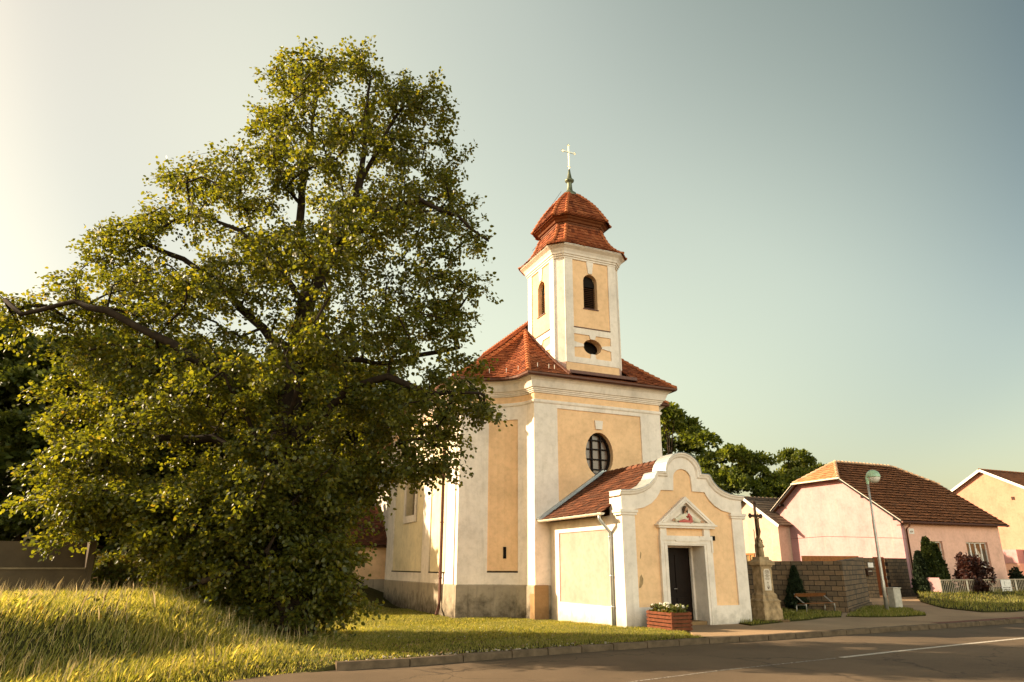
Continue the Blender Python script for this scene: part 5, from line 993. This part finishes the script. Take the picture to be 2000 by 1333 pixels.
mb_ = thing('mailbox', 'dark mailbox fixed to the block wall left of the gate', 'mailbox', LW(24.0, 11.9, 1.2), AZ); b_ = MB(); b_.box(-.2, .2, -.22, 0, 0, .3); b_.add([(-.22, -.24, .3), (.22, -.24, .3), (.22, 0, .3), (-.22, 0, .3), (-.22, 0, .38), (.22, 0, .38)], [(0, 1, 2, 3), (0, 1, 5, 4), (1, 2, 5), (0, 4, 3), (2, 3, 4, 5)]); b_.build('body', M['iron'], mb_); b_ = MB(); b_.box(-.15, .15, -.226, -.221, .2, .24); b_.build('letter_slot', M['metal'], mb_)
ns = MB(); ns.box(-.2, .2, -.03, -.004, 0, .26); tag(ns.build('notice_plate', M['sign'], None, loc=LW(24.38, 11.93, 1.62), rz=AZ), 'small blank white notice plate on the block wall above the mailbox', 'sign')
tf = thing('board_fence', 'orange-brown board fence showing just above the block wall', 'fence', (14.3, 35.9, 0), R(8)); b_ = MB()
for i in range(20): b_.box(i * .152, i * .152 + .146, 0, .03, .1, 2.16)
b_.build('boards', M['orangewood'], tf); b_ = MB(); b_.box(-.05, 3.1, .031, .08, 1.7, 1.8); b_.box(-.05, 3.1, .031, .08, .4, .5); b_.build('rail', M['orangewood'], tf)

# ------------------------------------------------------------------ pink house
def LH(q): return q
ph = thing('pink_house', 'single-storey pink house with brown half-hipped tile roof and sunlit gable', 'house', LW(28.1, 12.45, 0), AZ)
Wd, Dp, EZ, RZ2 = 9.25, 11.5, 4.33, 8.75; slp = (RZ2 - 4.3) / (Dp / 2 + .4)
hz = lambda v: 4.3 + slp * (v + .4) - .09 if v <= Dp / 2 else 4.3 + slp * (Dp + .4 - v) - .09
wz = MB(); fg = lambda a, b, c: (c, a, b)
HH = 7.32
vh = (HH - 4.3) / slp - .4
gab = [(0, -.3), (Dp, -.3), (Dp, hz(Dp)), (Dp - vh, HH - .08), (vh, HH - .08), (0, hz(0))]
wz.plate(gab, [], fg, 0, .3, 1); wz.plate(gab, [], lambda a, b, c: (Wd - c, a, b), 0, .3, 0)
W1, W2 = (1.5, 3.5), (5.75, 7.85)
rect = lambda a0, a1, z0, z1: [(a0, z0), (a1, z0), (a1, z1), (a0, z1)]
wz.plate(rect(.301, Wd - .301, -.3, 4.2), [rect(*W1, 1.6, 3.18), rect(*W2, 1.6, 3.18)], lambda a, b, c: (a, c, b), 0, .3, 0); wz.box(.301, Wd - .301, Dp - .3, Dp, -.3, 4.2, 0)
wz.build('wall', [M['pink'], M['offwhite']], ph)
b_ = MB(); b_.box(-.03, Wd + .03, -.035, -.001, -.3, .45); b_.box(-.035, -.001, 0, Dp, -.3, .45); b_.build('plinth', M['kerb'], ph)
for a0, a1 in (W1, W2):
    b_ = MB(); fw_ = lambda a, b, c: (a, c, b); n = 4; wv = (a1 - a0) / n
    b_.plate(rect(a0, a1, 1.6, 3.18), [rect(a0 + i * wv + (.05 if i == 0 else .045), a0 + (i + 1) * wv - (.05 if i == n - 1 else .045), 1.68, 3.1) for i in range(n)], fw_, .14, .2)
    wo = b_.build('window', M['sign'], ph); b_ = MB(); b_.box(a0, a1, .205, .215, 1.6, 3.18); b_.build('pane', mat_glass('house_glass', (.10, .07, .045), .04), wo)
    b_ = MB()
    b_.build('frame_bead', M['sign'], wo) if False else None
    b_ = MB(); b_.box(a0 - .08, a1 + .08, -.1, .14, 1.55, 1.599); b_.build('sill', M['copper'], wo)
    b_ = MB(); N = 44
    for i in range(N):
        xa, xb = a0 + (a1 - a0) * i / N, a0 + (a1 - a0) * (i + 1) / N; ya, yb = .2 + .006 * math.sin(i * 1.9), .2 + .006 * math.sin((i + 1) * 1.9)
        zt, zb = (3.14, 2.62 - .18 * math.sin(i * .45)) ; b_.add([(xa, ya, zb), (xb, yb, zb), (xb, yb, zt), (xa, ya, zt)], [(0, 1, 2, 3)], 0)
        if .3 < i / N < .9 and (i // 11) % 2 == (0 if a0 > 5 else 1): b_.add([(xa, ya + .003, 1.66), (xb, yb + .003, 1.66), (xb, yb + .003, zb), (xa, ya + .003, zb)], [(0, 1, 2, 3)], 1)
    b_.build('curtain', [M['curtain_brown'], M['curtain']], wo)
hr = MB(); O = .42
e0, e1 = Vector((-O, -.4, 4.3)), Vector((Wd + O, -.4, 4.3)); vr = Dp / 2
rA, rB = Vector((1.75, vr, RZ2)), Vector((Wd - 1.75, vr, RZ2)); hA, hB = Vector((-O, vh, HH)), Vector((Wd + O, vh, HH)); mvr = lambda q: Vector((q.x, Dp - q.y, q.z))
def slopeS(s, t):
    z = 4.3 + (RZ2 - 4.3) * t; y = -.4 + (vr + .4) * t; th_ = (HH - 4.3) / (RZ2 - 4.3); k = 0 if t <= th_ else (t - th_) / (1 - th_)
    return Vector((-O + (1.75 + O) * k + (Wd + 2 * O - 2 * (1.75 + O) * k) * s, y, z))
tiles(hr, slopeS, 22, .30, .075, .008, .15, 0, .012); tiles(hr, lambda s, t: mvr(slopeS(s, t)), 22, .30, .075, .006, .2, 0, .012)
for f in (slopeS, lambda s, t: mvr(slopeS(s, t))):
    g_ = [f(i, j / 20) - Vector((0, 0, .03)) for i in (0, 1) for j in range(21)]; hr.add(g_, [(j, j + 1, 22 + j, 21 + j) for j in range(20)])
hlS = quadS(mvr(hA), hA, rA, rA); hrS = quadS(hB, mvr(hB), rB, rB)
for f in (hlS, hrS): tiles(hr, f, 9, .28, .045, .006, .2, 1); hr.add([f(0, 0) - Vector((0, 0, .03)), f(1, 0) - Vector((0, 0, .03)), f(.5, 1) - Vector((0, 0, .03))], [(0, 1, 2)], 1)
rfo = hr.build('roof', [M['tile_brown'], tile_mat('sun_painted_tile', [(.34, .15, .06), (.46, .22, .1), (.4, .18, .075)], .2)], ph)  # hip tiles are a lighter copy, with sunlight put into their colour
for h_, r_ in ((hA, rA), (mvr(hA), rA), (hB, rB), (mvr(hB), rB), (rA, rB)): b_ = MB(); caps(b_, [h_, r_], .12, .37, 0, .05); b_.build('ridge_tiles', M['ridge_pale'], rfo)
for x in (-O + .02, Wd + O - .02):
    for f in (lambda q: q, mvr): b_ = MB(); b_.bar(f(Vector((x, -.42, 4.22))), f(Vector((x, vh, HH - .07))), .035, .17); b_.build('bargeboard', M['darkwood'], rfo)
for f in (lambda q: q, mvr): b_ = MB(); b_.bar(f(Vector((-O - .01, -.42, 4.33))), f(Vector((-O - .01, vh, HH + .03))), .1, .03); b_.build('verge_flashing', M['metal'], rfo)
b_ = MB(); b_.tube([(-O - .05, vh - .15, HH - .03), (-O - .05, Dp - vh + .15, HH - .03)], .06, 8); b_.build('hip_gutter', M['pipe_white'], rfo)
b_ = MB(); b_.tube([(-O, -.46, 4.24), (Wd + O, -.46, 4.24)], .065, 8); b_.build('gutter', M['copper'], rfo)
for v_ in (.12, 2.2, Dp - .12, Dp - 2.2): b_ = MB(); z = hz(v_) - .08; b_.box(-O + .05, -.002, v_ - .07, v_ + .07, z - .14, z); b_.build('purlin', M['darkwood'], rfo)
b_ = MB(); b_.box(-O + .05, -.002, -.38, -.02, 4.05, 4.09); b_.build('eave_board', M['darkwood'], rfo)
b_ = MB(); b_.tube([(.25, -.45, 4.2), (.3, -.36, 4.05), (.32, -.1, 3.85), (.32, -.1, .1)], .05, 8); b_.build('downpipe', M['copper'], ph, True)
b_ = MB(); b_.tube([(-.02, -.3, 3.3), (-.018, Dp * .5, 3.62), (-.02, Dp + .1, 3.5)], .008, 5); b_.build('cable', M['iron'], ph)
b_ = MB(); b_.box(.62, 1.08, -.02, -.002, 3.58, 3.9); nso = b_.build('house_plate', M['sign'], ph); b_ = MB()
for x in (.74, .80, .87, .93): b_.box(x, x + .035, -.024, -.0205, 3.66, 3.76)
b_.build('plate_print', M['curtain_brown'], nso)

# ------------------------------------------------------------------ railing with the board
rl = thing('railing', 'beige vertical-bar garden railing along the front of the pink house', 'fence')
F0, F1 = Vector((23.5, 40.3, 0)), Vector((31.8, 44.45, 0)); fd = (F1 - F0).normalized(); FL = (F1 - F0).length
b_ = MB(); [b_.bar(F0 + Vector((0, 0, z)), F1 + Vector((0, 0, z)), .04, .05) for z in (.26, .97)]; b_.build('rail', M['fence'], rl)
b_ = MB(); n = int(FL / .16)
for i in range(n): q = F0 + fd * (i * .16); b_.bar(q + Vector((0, 0, .25)), q + Vector((0, 0, .97)), .032, .012)
b_.build('bars', M['fence'], rl)
for i in range(5): q = F0 + fd * (FL * i / 4); b_ = MB(); b_.bar(q + Vector((0, .03, -.1)), q + Vector((0, .03, 1.0)), .06, .06); b_.build('post', M['metal'], rl)
b_ = MB(); b_.bar(F0 + Vector((-.1, .02, .05)), F1 + Vector((0, .02, .05)), .22, .34); b_.build('low_wall', M['kerb'], rl)
b_ = MB(); b_.bar(F0 + Vector((-.02, .05, .72)), F0 + Vector((-.75, 1.0, .72)), .03, .74); b_.build('end_panel', M['offwhite'], rl)
sg = thing('sale_board', 'white printed board tied to the railing in front of the pink house', 'sign', (F0 + fd * 5.35 + Vector((.03, -.06, .24))).to_tuple(), math.atan2(fd.y, fd.x))
b_ = MB(); b_.box(0, .98, -.02, 0, 0, .72); b_.build('board', M['sign'], sg); b_ = MB(); random.seed(8)
for z, h_, xa, xb in ((.27, .05, .14, .86), (.17, .05, .14, .86), (.04, .075, .08, .92)):
    x = xa
    while x < xb: w_ = random.uniform(.018, .04); b_.box(x, min(xb, x + w_), -.024, -.0205, z, z + h_ * random.uniform(.8, 1)); x += w_ + random.choice((.009, .009, .009, .045))
b_.box(.33, .35, -.024, -.0205, .38, .66); b_.bar((.34, -.022, .52), (.37, -.022, .4), .004, .012); b_.build('print', M['ink'], sg)

# ------------------------------------------------------------------ other houses
def gable_house(name, label, o, W_, D_, ez, rz_, mw, mr, wall_low=None):
    t = thing(name, label, 'house', LW(*o), AZ); b = MB(); vr_ = D_ / 2
    gb = [(0, -.3), (D_, -.3), (D_, ez), (vr_, rz_), (0, ez)]; b.plate(gb, [], fg, 0, .3); b.plate(gb, [], lambda a, b_, c: (W_ - c, a, b_), 0, .3); b.box(.301, W_ - .301, 0, .3, -.3, ez - .05); b.box(.301, W_ - .301, D_ - .3, D_, -.3, ez - .05)
    b.build('wall', mw, t); r_ = MB(); s_ = (rz_ - ez) / vr_; oo = .3
    f = quadS((-oo, -.4, ez - .4 * s_ + .12), (W_ + oo, -.4, ez - .4 * s_ + .12), (W_ + oo, vr_, rz_ + .12), (-oo, vr_, rz_ + .12)); m_ = lambda s, tt_: Vector((f(s, tt_).x, D_ - f(s, tt_).y, f(s, tt_).z)); nc = int(math.hypot(vr_, rz_ - ez) / .3)
    for g_ in (f, m_): tiles(r_, g_, nc, .32, .04, .006, .2); r_.add([g_(0, 0) - Vector((0, 0, .02)), g_(1, 0) - Vector((0, 0, .02)), g_(1, 1) - Vector((0, 0, .02)), g_(0, 1) - Vector((0, 0, .02))], [(0, 1, 2, 3)])
    ro_ = r_.build('roof', mr, t); c_ = MB(); caps(c_, [f(0, 1), f(1, 1)], .12, .4); c_.build('ridge_tiles', mr, ro_)
    
    for g_ in (f, m_): c_ = MB(); c_.bar(g_(0, 0) - Vector((.02, 0, .06)), g_(0, 1) - Vector((.02, 0, .06)), .06, .2); c_.build('bargeboard', M['sign'], ro_)
    return t
yh = gable_house('apricot_house', 'apricot house with tall blank gable at the right edge of the picture', (52, 15.2, 0), 14, 13.6, 6.1, 9.75, M['apricot'], M['tile_brown'])
b_ = MB(); b_.box(-.9, -.002, 14.5 - 9.8, 13.5, -.3, 1.95, 0); b_.box(-.95, -.002, 14.5 - 9.8, 13.5, 1.95, 3.05, 1); b_.build('garage_wall', [M['pink'], M['offwhite']], yh)
b_ = MB(); b_.box(-.04, 0, 4.5, 4.75, 7.1, 7.35); b_.build('gable_vent', M['iron'], yh)
sh = gable_house('small_house', 'small pale house with dark grey roof behind the stone cross', (27, 21.4, 0), 9, 6.0, 4.6, 6.55, plaster('pale_cream_render', (.50, .36, .27), dirt=(.35, .25, .18), base_h=.4, amount=.3), M['tile_dark'])
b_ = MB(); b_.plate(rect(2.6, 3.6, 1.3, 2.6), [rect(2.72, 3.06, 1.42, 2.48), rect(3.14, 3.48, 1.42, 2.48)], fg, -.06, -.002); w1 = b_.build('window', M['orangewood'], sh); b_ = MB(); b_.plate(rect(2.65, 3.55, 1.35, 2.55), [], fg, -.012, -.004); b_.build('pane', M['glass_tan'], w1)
b_ = MB(); b_.plate(rect(2.0, 2.12, 3.75, 3.87), [], fg, -.012, -.002); b_.build('wall_vent', M['black'], sh)
print('OBJECTS', len(S.objects), 'VERTS', sum(len(o.data.vertices) for o in S.objects if o.type == 'MESH'))
